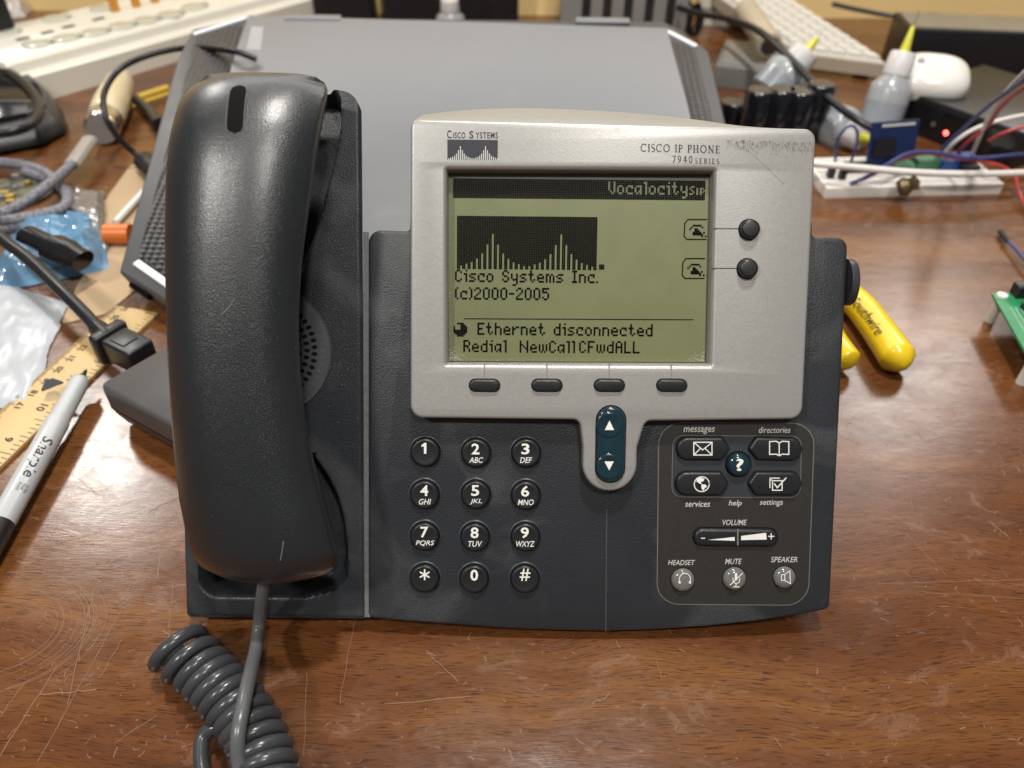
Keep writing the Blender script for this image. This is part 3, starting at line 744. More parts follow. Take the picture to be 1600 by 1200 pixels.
key4([(1057, 683, 4.6), (1128, 683, 1.5), (1140, 701, 1.2), (1127, 718, 1.5), (1057, 718, 4.6)], env)
key4([(1252, 684, 4.6), (1181, 683, 1.5), (1169, 701, 1.2), (1183, 718, 1.5), (1252, 719, 4.6)], book)
key4([(1056, 737, 4.6), (1126, 737, 1.5), (1138, 755, 1.2), (1126, 773, 1.5), (1055, 773, 4.6)], globe)
key4([(1251, 737, 4.6), (1180, 737, 1.5), (1168, 755, 1.2), (1180, 773, 1.5), (1251, 773, 4.6)], chk)
c = Fp(1154, 725.5, 1); b = MB(); b.add([(x, y, .29) for x, y in circle(c, 5.4)], [list(range(32))]); b.mi = 1
b.rings([[(x, y, ww) for x, y in circle(c, r)] for r, ww in ((4.7, .2), (4.6, 2.2), (4.1, 2.8), (3, 3.15), (.05, 3.3))], False, True)
k = part(b, 'help_key', [DARK, TEAL], sharp=60); t = MB(); face_text(t, '?', 1150, 716.5, 1162, 736, 3.45, bold=.02); part(t, 'icon', INK, k, smooth=False)
ow = .24
for s, a in (('messages', (1068, 667.5, 1117, 678.5)), ('directories', (1185.5, 667, 1235, 676.5)), ('services', (1070.5, 783, 1109.5, 792)), ('help', (1138.5, 781.5, 1159, 792.5)), ('settings', (1187, 780.5, 1223.5, 791.5)),
             ('VOLUME', (1129, 812, 1167, 820.5)), ('HEADSET', (1044, 875, 1086, 883)), ('MUTE', (1133, 873, 1159, 881.5)), ('SPEAKER', (1204.5, 870, 1246, 878.5))):
    t = MB(); face_text(t, s, *a, ow, shear=.22, bold=.006); part(t, 'lettering', INKG, ov, smooth=False)
p, q = Fp(1083, 852, .5), Fp(1215, 826, .5); oo = stadium(p.x, p.y, q.x, q.y, 12)
b = MB(); b.add([(x, y, .2) for x, y in inset(oo, -.4)], [list(range(len(oo)))]); b.mi = 1; b.slab(oo, .15, 1.9, 1.3, 5); k = part(b, 'volume_rocker', [DARK, KEY], sharp=55)
t = MB(); fstroke(t, [(1096, 841), (1101, 841)], .4, 2.0); fpatch(t, [(1106, 843.5), (1148, 839), (1148, 845)], 2.0); fpatch(t, [(1158, 837.5), (1197, 832.5), (1198, 843), (1158, 844)], 2.0); fstroke(t, [(1201, 838), (1209, 838)], .42, 2.0); fstroke(t, [(1205, 834), (1205, 842)], .42, 2.03)
part(t, 'icon', INK, k, smooth=False)
b = MB(); fpatch(b, [(1151.5, 826.5), (1154, 826.5), (1154, 852), (1151.5, 852)], 2.05); part(b, 'divider', mat('divider_grey', (.17, .155, .145), .6), k, smooth=False)
def icon_head(t):
    c = Fp(1070, 905, 2.5); P = [Vector((c.x + 2.3 * cos(radians(a)), c.y + 2.5 * sin(radians(a)), 0)) for a in range(-20, 201, 20)]; stroke(t, P, .35, 2.6)
    stroke(t, [P[0], P[0] + Vector((-.1, -.9, 0))], .9, 2.62); stroke(t, [P[-1], P[-1] + Vector((.1, -.9, 0))], .9, 2.62)
def icon_mute(t):
    fstroke(t, [(1150, 897), (1150, 905)], 1.0, 2.6); fstroke(t, [(1145, 903), (1146, 910), (1150, 912), (1155, 910), (1156, 903)], .32, 2.62); fstroke(t, [(1150, 912), (1150, 917)], .35, 2.64); fstroke(t, [(1146, 917), (1155, 917)], .35, 2.66); fstroke(t, [(1141, 914), (1160, 896)], .4, 2.69)
def icon_spk(t):
    fstroke(t, [(1221, 898), (1226, 898), (1226, 907), (1221, 907)], .35, 2.6, True); fstroke(t, [(1226, 898), (1234, 892), (1235, 912), (1226, 907)], .35, 2.63)
for x, y, r, ic, n in ((1067, 906, 4.85, icon_head, 'headset_key'), (1147.5, 904, 4.8, icon_mute, 'mute_key'), (1225.5, 902, 4.6, icon_spk, 'speaker_key')):
    c = Fp(x, y, .5); b = MB(); b.add([(px, py, .2) for px, py in circle(c, r + .35)], [list(range(32))]); b.mi = 1
    b.rings([[(px, py, ww) for px, py in circle(c, rr)] for rr, ww in ((r, .15), (r - .1, 1.0), (r * .86, 1.8), (r * .6, 2.25), (r * .3, 2.42), (.05, 2.48))], False, True)
    k = part(b, n, [DARK, CLEARK], sharp=70); t = MB(); ic(t); part(t, 'icon', INK, k, smooth=False)
# fine groove on the chin, knob at the right flank
b = MB(); fstroke(b, [(948, 797), (946.5, 986)], .28, .05); part(b, 'chin_groove', mat('groove_grey', (.075, .078, .08), .6), smooth=False)
b = MB(); kc = Fp(1300, 441, -9); R = []
for r, dx in ((9.5, -1), (9.5, 1.2), (8.9, 2.2), (.05, 2.5)): R.append([(Fp(1322, 441, -9).x + dx, kc.y + r * cos(2 * pi * i / 32), -8 + r * .8 * sin(2 * pi * i / 32)) for i in range(32)])
b.rings(R, True, True); part(b, 'side_knob', GREY_SMOOTH, sharp=50)

# sparse dust on the face and keys
b = MB(); rd = random.Random(21)
for k in range(150):
    x, y = rd.uniform(590, 1290), rd.uniform(665, 965)
    if 1030 < x < 1270 and rd.random() < .5: continue
    p = Fp(x, y, .3); r = rd.choice((.05, .07, .09, .13)); a = rd.random() * 3
    b.add([(p.x + r * (1 + .8 * (t == .2)) * cos(t + a), p.y + r * sin(t + a), .12) for t in (.2, 1.8, 3.3, 4.9)], [(0, 1, 2, 3)])
part(b, 'dust_specks', MATS['pale_dust'], smooth=False)['kind'] = 'stuff'

# ================================================================== handset
HM = FM @ Matrix.Translation((-92, 31, 0))
hs = thing('handset', 'dark grey telephone handset with a glossy indicator window, lying in the cradle', 'handset', BASE, M=HM)
st = [(919, 366, 452), (914, 344, 478), (905, 325, 506), (890, 310, 520), (866, 300, 524), (825, 291.5, 514), (780, 284, 503), (730, 279.5, 491), (660, 275, 480), (580, 271.5, 472), (500, 269.5, 470), (420, 268, 474), (340, 267, 482), (270, 266.5, 490), (210, 268, 496), (165, 272, 500), (140, 276, 502), (122, 282, 500), (112, 292, 494), (106, 306, 482), (103, 330, 460)]
tabl = []
for y, a, c in st:
    p, q = Fp(a, y, 30), Fp(c, y, 30); tabl.append(((p.y + q.y) / 2, p.x, q.x))
def hcat(k, v):
    for i in range(len(tabl) - 1):
        if tabl[i][0] <= v <= tabl[i + 1][0]:
            t = (v - tabl[i][0]) / (tabl[i + 1][0] - tabl[i][0]); return tabl[i][k] + (tabl[i + 1][k] - tabl[i][k]) * t
    return tabl[0][k] if v < tabl[0][0] else tabl[-1][k]
v0, v1 = tabl[0][0], tabl[-1][0]
FR = [(v0 - .1, 23), (v0 + 1, 28), (v0 + 3.5, 33), (v0 + 8, 37), (v0 + 16, 39.5), (v0 + 40, 41.5), (v0 + 90, 44), (v0 + 125, 44), (v1 - 38, 42.5), (v1 - 24, 40), (v1 - 14, 36), (v1 - 7, 31.5), (v1 - 2.5, 27), (v1, 23)]
BK = [(v0 - .1, 20), (v0 + 1.5, 12), (v0 + 4, 6), (v0 + 9, 2), (v0 + 30, 2), (v0 + 44, 8), (v0 + 58, 17), (v0 + 90, 20), (v0 + 125, 17), (v0 + 140, 8), (v0 + 150, 2), (v1 - 8, 2), (v1 - 3, 8), (v1, 20)]
def smooth_tab(tab, v):
    P = [p[0] for p in tab]
    for i in range(len(tab) - 1):
        if v <= P[i + 1]:
            t = max(0, (v - P[i]) / (P[i + 1] - P[i])); y1, y2 = tab[i][1], tab[i + 1][1]
            h = P[i + 1] - P[i]
            m1 = (tab[i + 1][1] - tab[i - 1][1]) / (P[i + 1] - P[i - 1]) if i else (y2 - y1) / h
            m2 = (tab[i + 2][1] - y1) / (P[i + 2] - P[i]) if i + 2 < len(tab) else (y2 - y1) / h
            t2, t3 = t * t, t ** 3
            return (2 * t3 - 3 * t2 + 1) * y1 + (t3 - 2 * t2 + t) * h * m1 + (-2 * t3 + 3 * t2) * y2 + (t3 - t2) * h * m2
    return tab[-1][1]
NS, NRG = 110, 56
stations = []
for i in range(NS + 1):
    s = i / NS; s = .5 - .5 * cos(pi * s) if False else s
    stations.append(s)
# closer stations near both ends
stations = sorted(set([.5 - .5 * math.copysign(abs(cos(pi * i / NS)) ** .75, cos(pi * i / NS)) for i in range(NS + 1)]))
def front_w(v): return smooth_tab(FR, v)
R = []
for s in stations:
    v = v0 + (v1 - v0) * s; a, c = hcat(1, v), hcat(2, v); f_, k_ = front_w(v), smooth_tab(BK, v)
    cx, hx = (a + c) / 2, (c - a) / 2; ring = []
    H = min(9.0, (f_ - k_) * .5); lo_w = f_ - H; tp_ = min(.30, .27 * (lo_w - k_) / 30)
    for j in range(37):                             # crowned front
        x = cos(pi * j / 36) if False else 1 - 2 * j / 36
        x = math.copysign(abs(x) ** .8, x)
        ring.append((cx + hx * x, v, f_ - H * abs(x) ** 2.7))
    for j in range(1, 8): ring.append((cx - hx * (1 - tp_ * (j / 7) ** 1.3), v, lo_w + (k_ + 1.5 - lo_w) * j / 7))
    for j in range(0, 9): ring.append((cx - max(.5, hx * (1 - tp_) - 1.5) * (1 - j / 4), v, k_))
    for j in range(7, 0, -1): ring.append((cx + hx * (1 - tp_ * (j / 7) ** 1.3), v, lo_w + (k_ + 1.5 - lo_w) * j / 7))
    R.append(ring)
b = MB(); b.rings(R); hb = part(b, 'shell', HSET, hs, sharp=80)
# parting line round the side
# indicator window sunk into the ear end
def hw(u, v):
    a, c = hcat(1, v), hcat(2, v); cx, hx = (a + c) / 2, (c - a) / 2; f_, k_ = front_w(v), smooth_tab(BK, v)
    return f_ - min(9.0, (f_ - k_) * .5) * min(1, abs((u - cx) / hx)) ** 2.7
def on_hand(px, py):                              # where the photo's line of sight meets the handset's front
    wv = 38
    for _ in range(6): p = Fp(px, py, wv); wv = hw(p.x, p.y)
    return Fp(px, py, wv)
b = MB(); A, B = on_hand(374.5, 133), on_hand(367, 208)
ax = Vector((B.x - A.x, B.y - A.y, 0)); L_ = ax.length; ax.normalize(); pr = Vector((-ax.y, ax.x, 0)); hwid = 3.0
def pill(k, dz, n=10):
    ring = []
    for i in range(2 * n):
        if i < n: a = -pi / 2 + pi * i / (n - 1); q = Vector((B.x, B.y, 0)) - ax * hwid + (ax * cos(a) + pr * sin(a)) * hwid * k
        else: a = pi / 2 + pi * (i - n) / (n - 1); q = Vector((A.x, A.y, 0)) + ax * hwid + (ax * cos(a) + pr * sin(a)) * hwid * k
        ring.append((q.x, q.y, hw(q.x, q.y) + dz))
    return ring
# extra cross rows keep the window on the curved shell
def pillgrid(k, dz, nl=26, nw=8):
    rows = []
    for i in range(nl + 1):
        t = i / nl; s_ = t * L_; half = hwid * k
        e = min(s_, L_ - s_); 
        if e < half: half = sqrt(max(0.0004, half * half - (half - e) ** 2))
        rows.append([(lambda q: (q.x, q.y, hw(q.x, q.y) + dz))(Vector((A.x, A.y, 0)) + ax * s_ + pr * half * (2 * j / nw - 1)) for j in range(nw + 1)])
    return rows
b.rings(pillgrid(1.12, .12), False, False, closed=False); b.mi = 1
b.rings(pillgrid(.92, .26), False, False, closed=False)
part(b, 'indicator_window', [mat('window_rim', (.075, .08, .085), .3), mat('smoked_window', (.009, .008, .008), .12)], hs, sharp=60)
b = MB(); p = Fp(411, 913, 24); b.lathe([(3.4, -8), (3.4, 0), (2.6, 1)], (p.x, p.y + 3, 20), (0, -1, .1), 16); part(b, 'cord_boot', BLACK, hs)
for pts in (((345, 492), (356, 482), (367, 466)), ((443, 845), (441, 860), (438, 876))):
    b = MB(); P = [on_hand(*q) for q in pts]; stroke(b, P, .22, 0)
    n = len(b.v)
    for i, q in enumerate(P): b.v[n - 2 * len(P) + i].z = q.z + .08; b.v[n - len(P) + i].z = q.z + .08
    part(b, 'scratch', mat('pale_scratch', (.20, .20, .20), .6), hs)

b = MB(); rd = random.Random(31)
for k in range(130):
    q = on_hand(rd.uniform(285, 470), rd.uniform(240, 890)); r = rd.choice((.05, .07, .09, .12)); a = rd.random() * 3
    b.add([(q.x + r * cos(t + a), q.y + r * 1.3 * sin(t + a), q.z + .07) for t in (.2, 1.8, 3.3, 4.9)], [(0, 1, 2, 3)])
part(b, 'dust_specks', MATS['pale_dust'], hs, smooth=False)['kind'] = 'stuff'

# ================================================================== handset cord
cordE = thing('spiral_cable', 'thick grey coiled handset cord hanging from the handset onto the table', 'coiled cord', T(380, 1100))
b = MB()
p0 = FM @ Vector((p.x, p.y + 3, 20))
pts = [p0, FM @ (Fp(410, 928, 16)), FM @ Fp(405, 975, 9.5), T(400, 1012, 17), T(389, 1060, 25), T(379, 1108, 28), T(372, 1150, 26), T(374, 1195, 19), T(392, 1250, 12)]
b.tube(pts, 2.6, 14)
b.build('lead', CORDL, cordE)
# the coil
cl = [T(x, y, 12.2) for x, y in ((268, 1002), (292, 1026), (328, 1060), (362, 1096), (390, 1135), (410, 1180), (424, 1235), (432, 1300))]
ax_ = spline(cl, 40); LEN = [0]
for i in range(1, len(ax_)): LEN.append(LEN[-1] + (ax_[i] - ax_[i - 1]).length)
tot = LEN[-1]; rc, wr = 8.9, 2.7
def axis_at(s):
    for i in range(1, len(ax_)):
        if LEN[i] >= s:
            t = (s - LEN[i - 1]) / (LEN[i] - LEN[i - 1]); return ax_[i - 1].lerp(ax_[i], t), (ax_[i] - ax_[i - 1]).normalized()
    return ax_[-1], (ax_[-1] - ax_[-2]).normalized()
hp = []; s = 0; th = -1.9
pitch_ = 5.5
while s < tot - .5:
    p, t = axis_at(s); side = t.cross(Vector((0, 0, 1))).normalized(); up = side.cross(t)
    k = sm(s / 26); rr = rc + (1 - k) * .9 + .45 * noise.noise(Vector((th * .11, 3, 1)))
    lean = -t * (.0)
    hp.append(p + side * rr * cos(th) + up * (rr * sin(th) + .5 * noise.noise(Vector((th * .13, 9, 4)))) + t * (1.6 * sin(th) + (1 - k) * 1.6 * sin(th + .6)))
    pt = pitch_ * (1 + .2 * noise.noise(Vector((th * .16, 1, 7)))) + (1 - k) * 4.2
    th += 2 * pi / 22; s += pt / 22
b.__init__(); b.tube(hp, wr, 12, smooth=0); b.build('coil', CORD, cordE)
b = MB(); b.tube([T(318, 1215, 5), T(314, 1180, 7), T(318, 1150, 9), T(337, 1137, 11), T(356, 1150, 9), T(366, 1180, 6), T(372, 1215, 4), T(378, 1260, 3)], 2.8, 14); b.build('loop', CORD, cordE)

# ================================================================== things behind and beside
def frame(o, xdir, up=Vector((0, 0, 1))):
    x = Vector(xdir).normalized(); z = (up - x * up.dot(x)).normalized(); y = z.cross(x)
    return Matrix.Translation(o) @ Matrix((x, y, z)).transposed().to_4x4()
def rbox(mb, M, x0, x1, y0, y1, z0, z1, r=2, bev=1):
    o = rpoly([(x0, y0), (x1, y0), (x1, y1), (x0, y1)], r, 5); c = MB(); c.slab(o, z0, z1, bev, 3)
    mb.add([M @ v for v in c.v], c.f); mb.m[-len(c.f):] = [mb.mi] * len(c.f)

# laptop ----------------------------------------------------------------------
LT = radians(13); lo = T(240, 476, 20)
LN = Vector((0, -sin(LT), cos(LT)))
def Lp(px, py, h=0):
    d = ray(px, py); P0 = lo + LN * h; t = (P0 - CAM).dot(LN) / d.dot(LN); return CAM + t * d
LMX = frame(lo, (1, 0, 0), LN); LMI = LMX.inverted()
def lp2(px, py): q = LMI @ Lp(px, py); return (q.x, q.y)
lap = thing('laptop', 'closed grey gaming laptop with perforated side grilles, tilted up behind the phone', 'laptop', lo, M=LMX)
xr = lp2(1130, 170)[0]; yf = lp2(265, 470)[1]; yb = lp2(700, 30)[1]
LG = mat('laptop_grey', (.19, .195, .205), .36, metal=.25, var=.05, vscale=14, bump=.03, bscale=2500)
patches(LG, (.28, .28, .28), .52, .75, 9, .55, .25)
LS = mat('laptop_trim', (.05, .052, .056), .45, var=.1)
RX = lp2(1140, 230)[0]
ol = rpoly([(lp2(258, 474)[0], yf), (RX - 28, yf), (RX, yf + 26), lp2(1107, 80), lp2(1062, 46), (lp2(1040, 48)[0], yb), (lp2(383, 24)[0], yb), lp2(300, 46), lp2(276, 95), lp2(186, 424)], 3, 4)
b = MB(); b.slab(ol, -19, 0, 1.5, 3, bot=3); b.build('base', LS, lap, LMX)
b = MB(); lo_ = rpoly([(lp2(312, 440)[0], yf + 6), (lp2(1100, 300)[0], yf + 6), lp2(1075, 170), lp2(1042, 47), lp2(389, 27), lp2(362, 105)], 1.5, 4); b.slab(lo_, -.5, 2.2, .8, 3); b.build('lid', LG, lap, LMX)
mesh_m = bpy.data.materials.new('perforated_grille'); mesh_m.use_nodes = True
nt = mesh_m.node_tree; bs = nt.nodes['Principled BSDF']; tcn = nt.nodes.new('ShaderNodeTexCoord'); vo = nt.nodes.new('ShaderNodeTexVoronoi'); vo.inputs['Scale'].default_value = 215; vo.inputs['Randomness'].default_value = .1
rp = nt.nodes.new('ShaderNodeValToRGB'); rp.color_ramp.elements[0].position = .44; rp.color_ramp.elements[0].color = (.002, .002, .003, 1); rp.color_ramp.elements[1].position = .54; rp.color_ramp.elements[1].color = (.05, .05, .053, 1)
nt.links.new(tcn.outputs['Object'], vo.inputs['Vector']); nt.links.new(vo.outputs['Distance'], rp.inputs[0]); nt.links.new(rp.outputs[0], bs.inputs['Base Color']); bs.inputs['Roughness'].default_value = .4
bpn = nt.nodes.new('ShaderNodeBump'); bpn.inputs['Strength'].default_value = .8; bpn.inputs['Distance'].default_value = .001; nt.links.new(vo.outputs['Distance'], bpn.inputs['Height']); nt.links.new(bpn.outputs[0], bs.inputs['Normal'])
for q in ([(308, 56), (378, 40), (360, 105), (308, 445), (268, 440), (217, 402)], [(1047, 64), (1086, 80), (1109, 172), (1130, 290), (1098, 300), (1077, 170)]):
    b = MB(); b.slab(rpoly([lp2(*c) for c in q], 1.5, 3), -.5, .9, .3, 2); b.build('grille', mesh_m, lap, LMX)
WB = mat('white_accent', (.75, .76, .78), .3)
def accent(a, c, wd=4.2):
    b = MB(); A, B_ = Vector(lp2(*a)), Vector(lp2(*c)); d = (B_ - A).normalized(); n = Vector((-d.y, d.x)) * wd / 2
    b.slab(rpoly([tuple(A + n), tuple(B_ + n), tuple(B_ - n), tuple(A - n)], .8, 3), -.4, 1.6, .5, 2); b.build('accent_bar', WB, lap, LMX)
accent((1042, 50), (1088, 74)); accent((303, 55), (385, 29)); accent((213, 411), (272, 452), 5)
b = MB(); b.tube([Lp(207, 444, -9), Lp(236, 464, -9)], 2.6, 12, smooth=4); b.build('port_recess', DARK, lap)
b = MB(); q4 = [lp2(*c) for c in ((394, 45), (413, 46), (408, 82), (386, 81))]; b.add([(x, y, 2.27) for x, y in q4], [(0, 1, 2, 3)]); b.build('sticker', mat('grey_sticker', (.30, .30, .31), .3), lap, LMX, smooth=False)
for xa, xb in ((445, 533), (900, 985)):
    A, B_ = lp2(xa, 31 + (xa - 445) * .026), lp2(xb, 31 + (xb - 445) * .026); b = MB(); b.slab(rpoly([(A[0], yb - 8), (B_[0], yb - 8), (B_[0], yb + .5), (A[0], yb + .5)], 1.5, 3), -.2, 2.9, .4, 2); b.build('hinge', LG, lap, LMX)
for x in (-10, RX - 60):
    b = MB(); q = LMX @ Vector((x, yb - 30, -19)); b.box((q.x, q.y, q.z / 2 + 1), 30, 12, max(2, q.z - 1))
    b.build('riser', BLACK, lap)

# power strip -------------------------------------------------------------------
A, B_ = T(22, 98, 38), T(342, 14, 38); d = (B_ - A).normalized(); SM = frame(Vector((A.x, A.y, 0)), (d.x, d.y, 0)); SI = SM.inverted()
strip = thing('power_strip', 'long cream white power strip with round outlet covers and orange tabs', 'power strip', A, M=SM)
CREAM = mat('cream_plastic', (.76, .73, .64), .35, var=.03, vscale=30)
wdt = (SI @ T(100, 19, 38)).y; Ls = 560
b = MB(); prof = [(-9, 0), (-9, 24), (-6, 27), (-1, 28), (1, 36), (5, 39), (wdt - 5, 39), (wdt, 34), (wdt + 3, 24), (wdt + 3, 0)]
R = [[(x, y + (yy_in if y < wdt / 2 else -yy_in), max(0, z - zz)) for y, z in prof] for x, yy_in, zz in ((-9, 4, 6), (-7, 1, 1.5), (-3, 0, 0), (Ls, 0, 0), (Ls + 3, 2, 3))]
b.rings(R); b.build('body', CREAM, strip, SM, sharp=35)
def sp(px, py, z=39): return SI @ T(px, py, z)
CV = mat('clear_cover', (.55, .55, .48), .12, var=.05, coat=.5)
for px, py in ((57, 70), (102, 61), (148, 52), (190, 42), (228, 33), (266, 24), (303, 12), (87, 30), (160, 14), (8, 52)):
    c = sp(px, py); b = MB(); b.lathe([(14, -.5), (14, 1), (12.5, 2.2), (9, 2.6), (2, 2.4), (.1, 2.4)], (c.x, c.y, 39), (0, 0, 1), 28); b.lathe([(4, 2), (4, 4), (2.5, 5), (.1, 5.3)], (c.x + 11, c.y - 6, 39), (0, 0, 1), 12); b.build('outlet_cover', CV, strip, SM)
for px, py in ((36, 61), (74, 51), (107, 42), (154, 30)):
    c = sp(px, py); b = MB(); b.box((c.x, c.y, 39.2), 13, 6.5, .8); b.build('outlet_slot', BLACK, strip, SM, smooth=False)
for px, py in ((181, 18), (214, 11), (243, 4), (273, -3)):
    c = sp(px, py); b = MB(); b.box((c.x, c.y, 46), 8, 6, 15); b.build('orange_tab', mat('amber_plastic', (.62, .28, .03), .3), strip, SM, smooth=False)
c = sp(27, 47); ad = thing('power_adapter', 'black plug-in adapter seated on the end of the cream power strip', 'adapter', SM @ Vector((c.x - 20, c.y + 15, 39)))
b = MB(); rbox(b, SM, c.x - 60, c.x + 1, c.y + 0, c.y + 48, 39.5, 100, 4, 2); b.build('housing', BLACK, ad)
b = MB(); rbox(b, SM, c.x - 60.5, c.x - 57, c.y + 10, c.y + 38, 55, 85, 3, 1); b.build('side_panel', BLACKG, ad)

# crumpled bags -------------------------------------------------------------------
def crumple(name, px_poly, h, seed, m, label, cat, z0=.4, n=26, amp=5, parent=None, edge=.16, sharp=22):
    P = [T(x, y, 0) for x, y in px_poly]
    if len(P) != 4: raise ValueError
    a, bq, cq, dq = P; b = MB(); rows = []; under = []
    for j in range(n + 1):
        r = []; r2 = []
        for i in range(n + 1):
            s_, t_ = i / n, j / n; q = a.lerp(bq, s_).lerp(dq.lerp(cq, s_), t_)
            e = sm(min(s_, 1 - s_) / edge) * sm(min(t_, 1 - t_) / edge)
            nz = noise.noise(Vector((q.x * .035, q.y * .035, seed))) + .6 * abs(noise.noise(Vector((q.x * .09, q.y * .09, seed + 5)))) + .35 * noise.noise(Vector((q.x * .2, q.y * .2, seed + 9)))
            q = q + Vector((nz * 3 * (1 - e), nz * 2.5 * (1 - e), 0))
            r.append((q.x, q.y, z0 + .5 + e * max(.6, h + amp * nz))); r2.append((q.x, q.y, z0))
        rows.append(r); under.append(r2)
    b.rings(rows, False, False, closed=False); b.rings(under, False, False, closed=False)
    rim = rows[0] + [r[-1] for r in rows[1:]] + rows[-1][::-1][1:] + [r[0] for r in rows[::-1]][1:-1]
    rim2 = under[0] + [r[-1] for r in under[1:]] + under[-1][::-1][1:] + [r[0] for r in under[::-1]][1:-1]
    b.rings([rim, rim2], False, False)
    o = b.build(name, m, parent, sharp=sharp)
    if label: tag(o, label, cat)
    return o
crumple('plastic_bag', [(12, 30), (40, 27), (58, 2), (20, 2)], 22, 4, mat('frosted_film', (.70, .66, .62), .25, var=.1, trans=.3), 'small crumpled clear plastic bag behind the cream power strip', 'plastic bag', amp=14)
crumple('plastic_bag', [(380, 34), (462, 36), (462, -10), (372, -10)], 40, 8, mat('milky_film', (.76, .70, .58), .3, var=.15), 'crumpled milky plastic bag against the wall behind the laptop', 'plastic bag', amp=20)
WF = mat('white_poly', (.43, .455, .49), .32, var=.05, vscale=15, bump=.12, bscale=120)
crumple('mailing_bag', [(-60, 640), (42, 640), (106, 478), (-30, 432)], 1.6, 2, WF, 'flat white plastic mailing bag lying beside the wooden ruler', 'bag', amp=1.8, edge=.05, z0=.5, sharp=70)
bb = thing('parts_bag', 'blue and clear plastic parts bag, shiny and crumpled, under the black cord', 'plastic bag', T(80, 410))
crumple('blue_lining', [(-30, 462), (172, 424), (160, 345), (30, 352)], 10, 3, mat('blue_film', (.15, .30, .46), .10, var=.45, vscale=70, bump=.8, bscale=130, trans=.15), None, None, parent=bb, amp=9)
crumple('clear_flap', [(108, 340), (172, 400), (162, 305), (120, 300)], 5, 6, mat('hazy_film', (.58, .54, .50), .2, var=.12, vscale=50, trans=.75, bump=.5, bscale=150), None, None, parent=bb, amp=3, z0=3)
# brown paper, stick with orange end
b = MB(); pp = rpoly([tuple(T(x, y, 0).xy) for x, y in ((96, 508), (165, 492), (212, 455), (192, 420), (222, 330), (236, 272), (208, 255), (160, 320), (150, 400), (120, 450))], 3, 3)
b.slab(pp, .2, 1.0, .2, 2); tag(b.build('paper_sheet', mat('kraft_paper', (.46, .33, .20), .8, var=.16, vscale=35, bump=.2, bscale=90)), 'crumpled brown kraft paper half under the laptop corner', 'paper')
sd = thing('screwdriver', 'thin white rod with a bright orange end lying on brown paper', 'screwdriver', T(195, 360))
b = MB(); b.tube([T(228, 296, 5), T(180, 348, 5)], 2.6, 12); b.build('shaft', mat('white_rod', (.75, .74, .72), .3), sd)
b = MB(); b.tube([T(205, 366, 8), T(166, 366, 8)], 7.5, 18, smooth=6); b.build('handle', mat('orange_plastic', (.62, .15, .02), .35), sd)

# black cable-topped device, far left --------------------------------------------------
dv = thing('speaker_base', 'low dark glossy speaker base with a black cable looped over it', 'speaker', T(30, 220))
ol = [tuple(T(x, y, 0).xy) for x, y in ((-150, 262), (0, 246), (70, 232), (106, 212), (104, 188), (84, 160), (50, 135), (-150, 105))]
ol = rpoly(ol, 8, 5); b = MB(); cx = sum(p[0] for p in ol) / len(ol); cy = sum(p[1] for p in ol) / len(ol)
def shrink(k): return [(cx + (x - cx) * k, cy + (y - cy) * k) for x, y in ol]
b.rings([[(x, y, z) for x, y in shrink(k)] for k, z in ((.97, 2), (1, 5), (.99, 9), (.90, 17), (.84, 22), (.82, 23))]); b.build('base', mat('charcoal_plastic', (.018, .018, .02), .32), dv)
b = MB(); b.rings([[(x, y, z) for x, y in shrink(k)] for k, z in ((.81, 22), (.80, 26), (.78, 27))]); b.build('top_plate', BLACKG, dv)
b = MB(); b.tube([T(-60, 92, 30), T(0, 106, 30), T(35, 128, 30), T(56, 152, 30), T(61, 174, 30), T(50, 192, 30), T(20, 205, 30), T(-30, 210, 30)], 4.2, 12); b.build('cable', BLACK, dv)
b = MB(); b.box((T(8, 158, 27).x, T(8, 158, 27).y, 27.3), 60, 1.2, .6, ID); b.build('trim_line', mat('grey_trim', (.25, .25, .25), .3), dv)
# thin black cable loop
tag(MB().tube([Lp(400, 92, 6), Lp(365, 80, 10), T(300, 74, 82), T(240, 84, 76), T(190, 106, 68), T(164, 142, 58), T(164, 178, 46), T(182, 212, 30), T(212, 241, 14), T(232, 258, 8)], 2.5, 12).tube([T(226, 252, 8), T(245, 272, 8)], 9, 14, smooth=3).build('cable', BLACK), 'thin black cable arching from the laptop grille over the cream fitting', 'cable')
# cream and chrome fitting
A, B_ = T(158, 203, 15), T(192, 120, 16); d = B_ - A; ln = d.length
ft = thing('flashlight', 'small cream and chrome torch lying on its side near the grey cable', 'flashlight', A)
CHROME = mat('chrome', (.70, .69, .68), .16, metal=1, var=.15, vscale=80)
b = MB(); b.lathe([(6, 0), (13, .5), (14.5, 4), (15, 22), (14, 24)], A, d); b.build('head', CHROME, ft)
b = MB(); b.lathe([(13, 24), (15, 27), (15.5, ln * .45), (13, ln * .85), (8, ln), (.1, ln + 2)], A, d); b.build('barrel', mat('cream_gloss', (.66, .56, .36), .25), ft)
b = MB(); b.lathe([(12.5, .2), (11, 1), (.1, 1.2)], A - d.normalized() * 1.0, d); b.build('lens', mat('lens_glass', (.25, .23, .22), .08, coat=.6), ft)
for px, py, qx, qy, lb in ((216, 152, 262, 137, 'upper'), (222, 160, 265, 145, 'lower'), (198, 170, 216, 161, 'short')):
    tag(MB().tube([T(px, py, 4 if lb != 'upper' else 9), T(qx, qy, 4 if lb != 'upper' else 9)], 3, 6).build('pencil', mat('yellow_wood', (.62, .42, .06), .45)),
        {'upper': 'yellow pencil lying farthest from the phone, next to the laptop edge', 'lower': 'yellow pencil lying alongside and nearer than another by the laptop edge', 'short': 'short yellow pencil stub end beside the cream torch'}[lb], 'pencil', 'yellow pencils by the laptop')
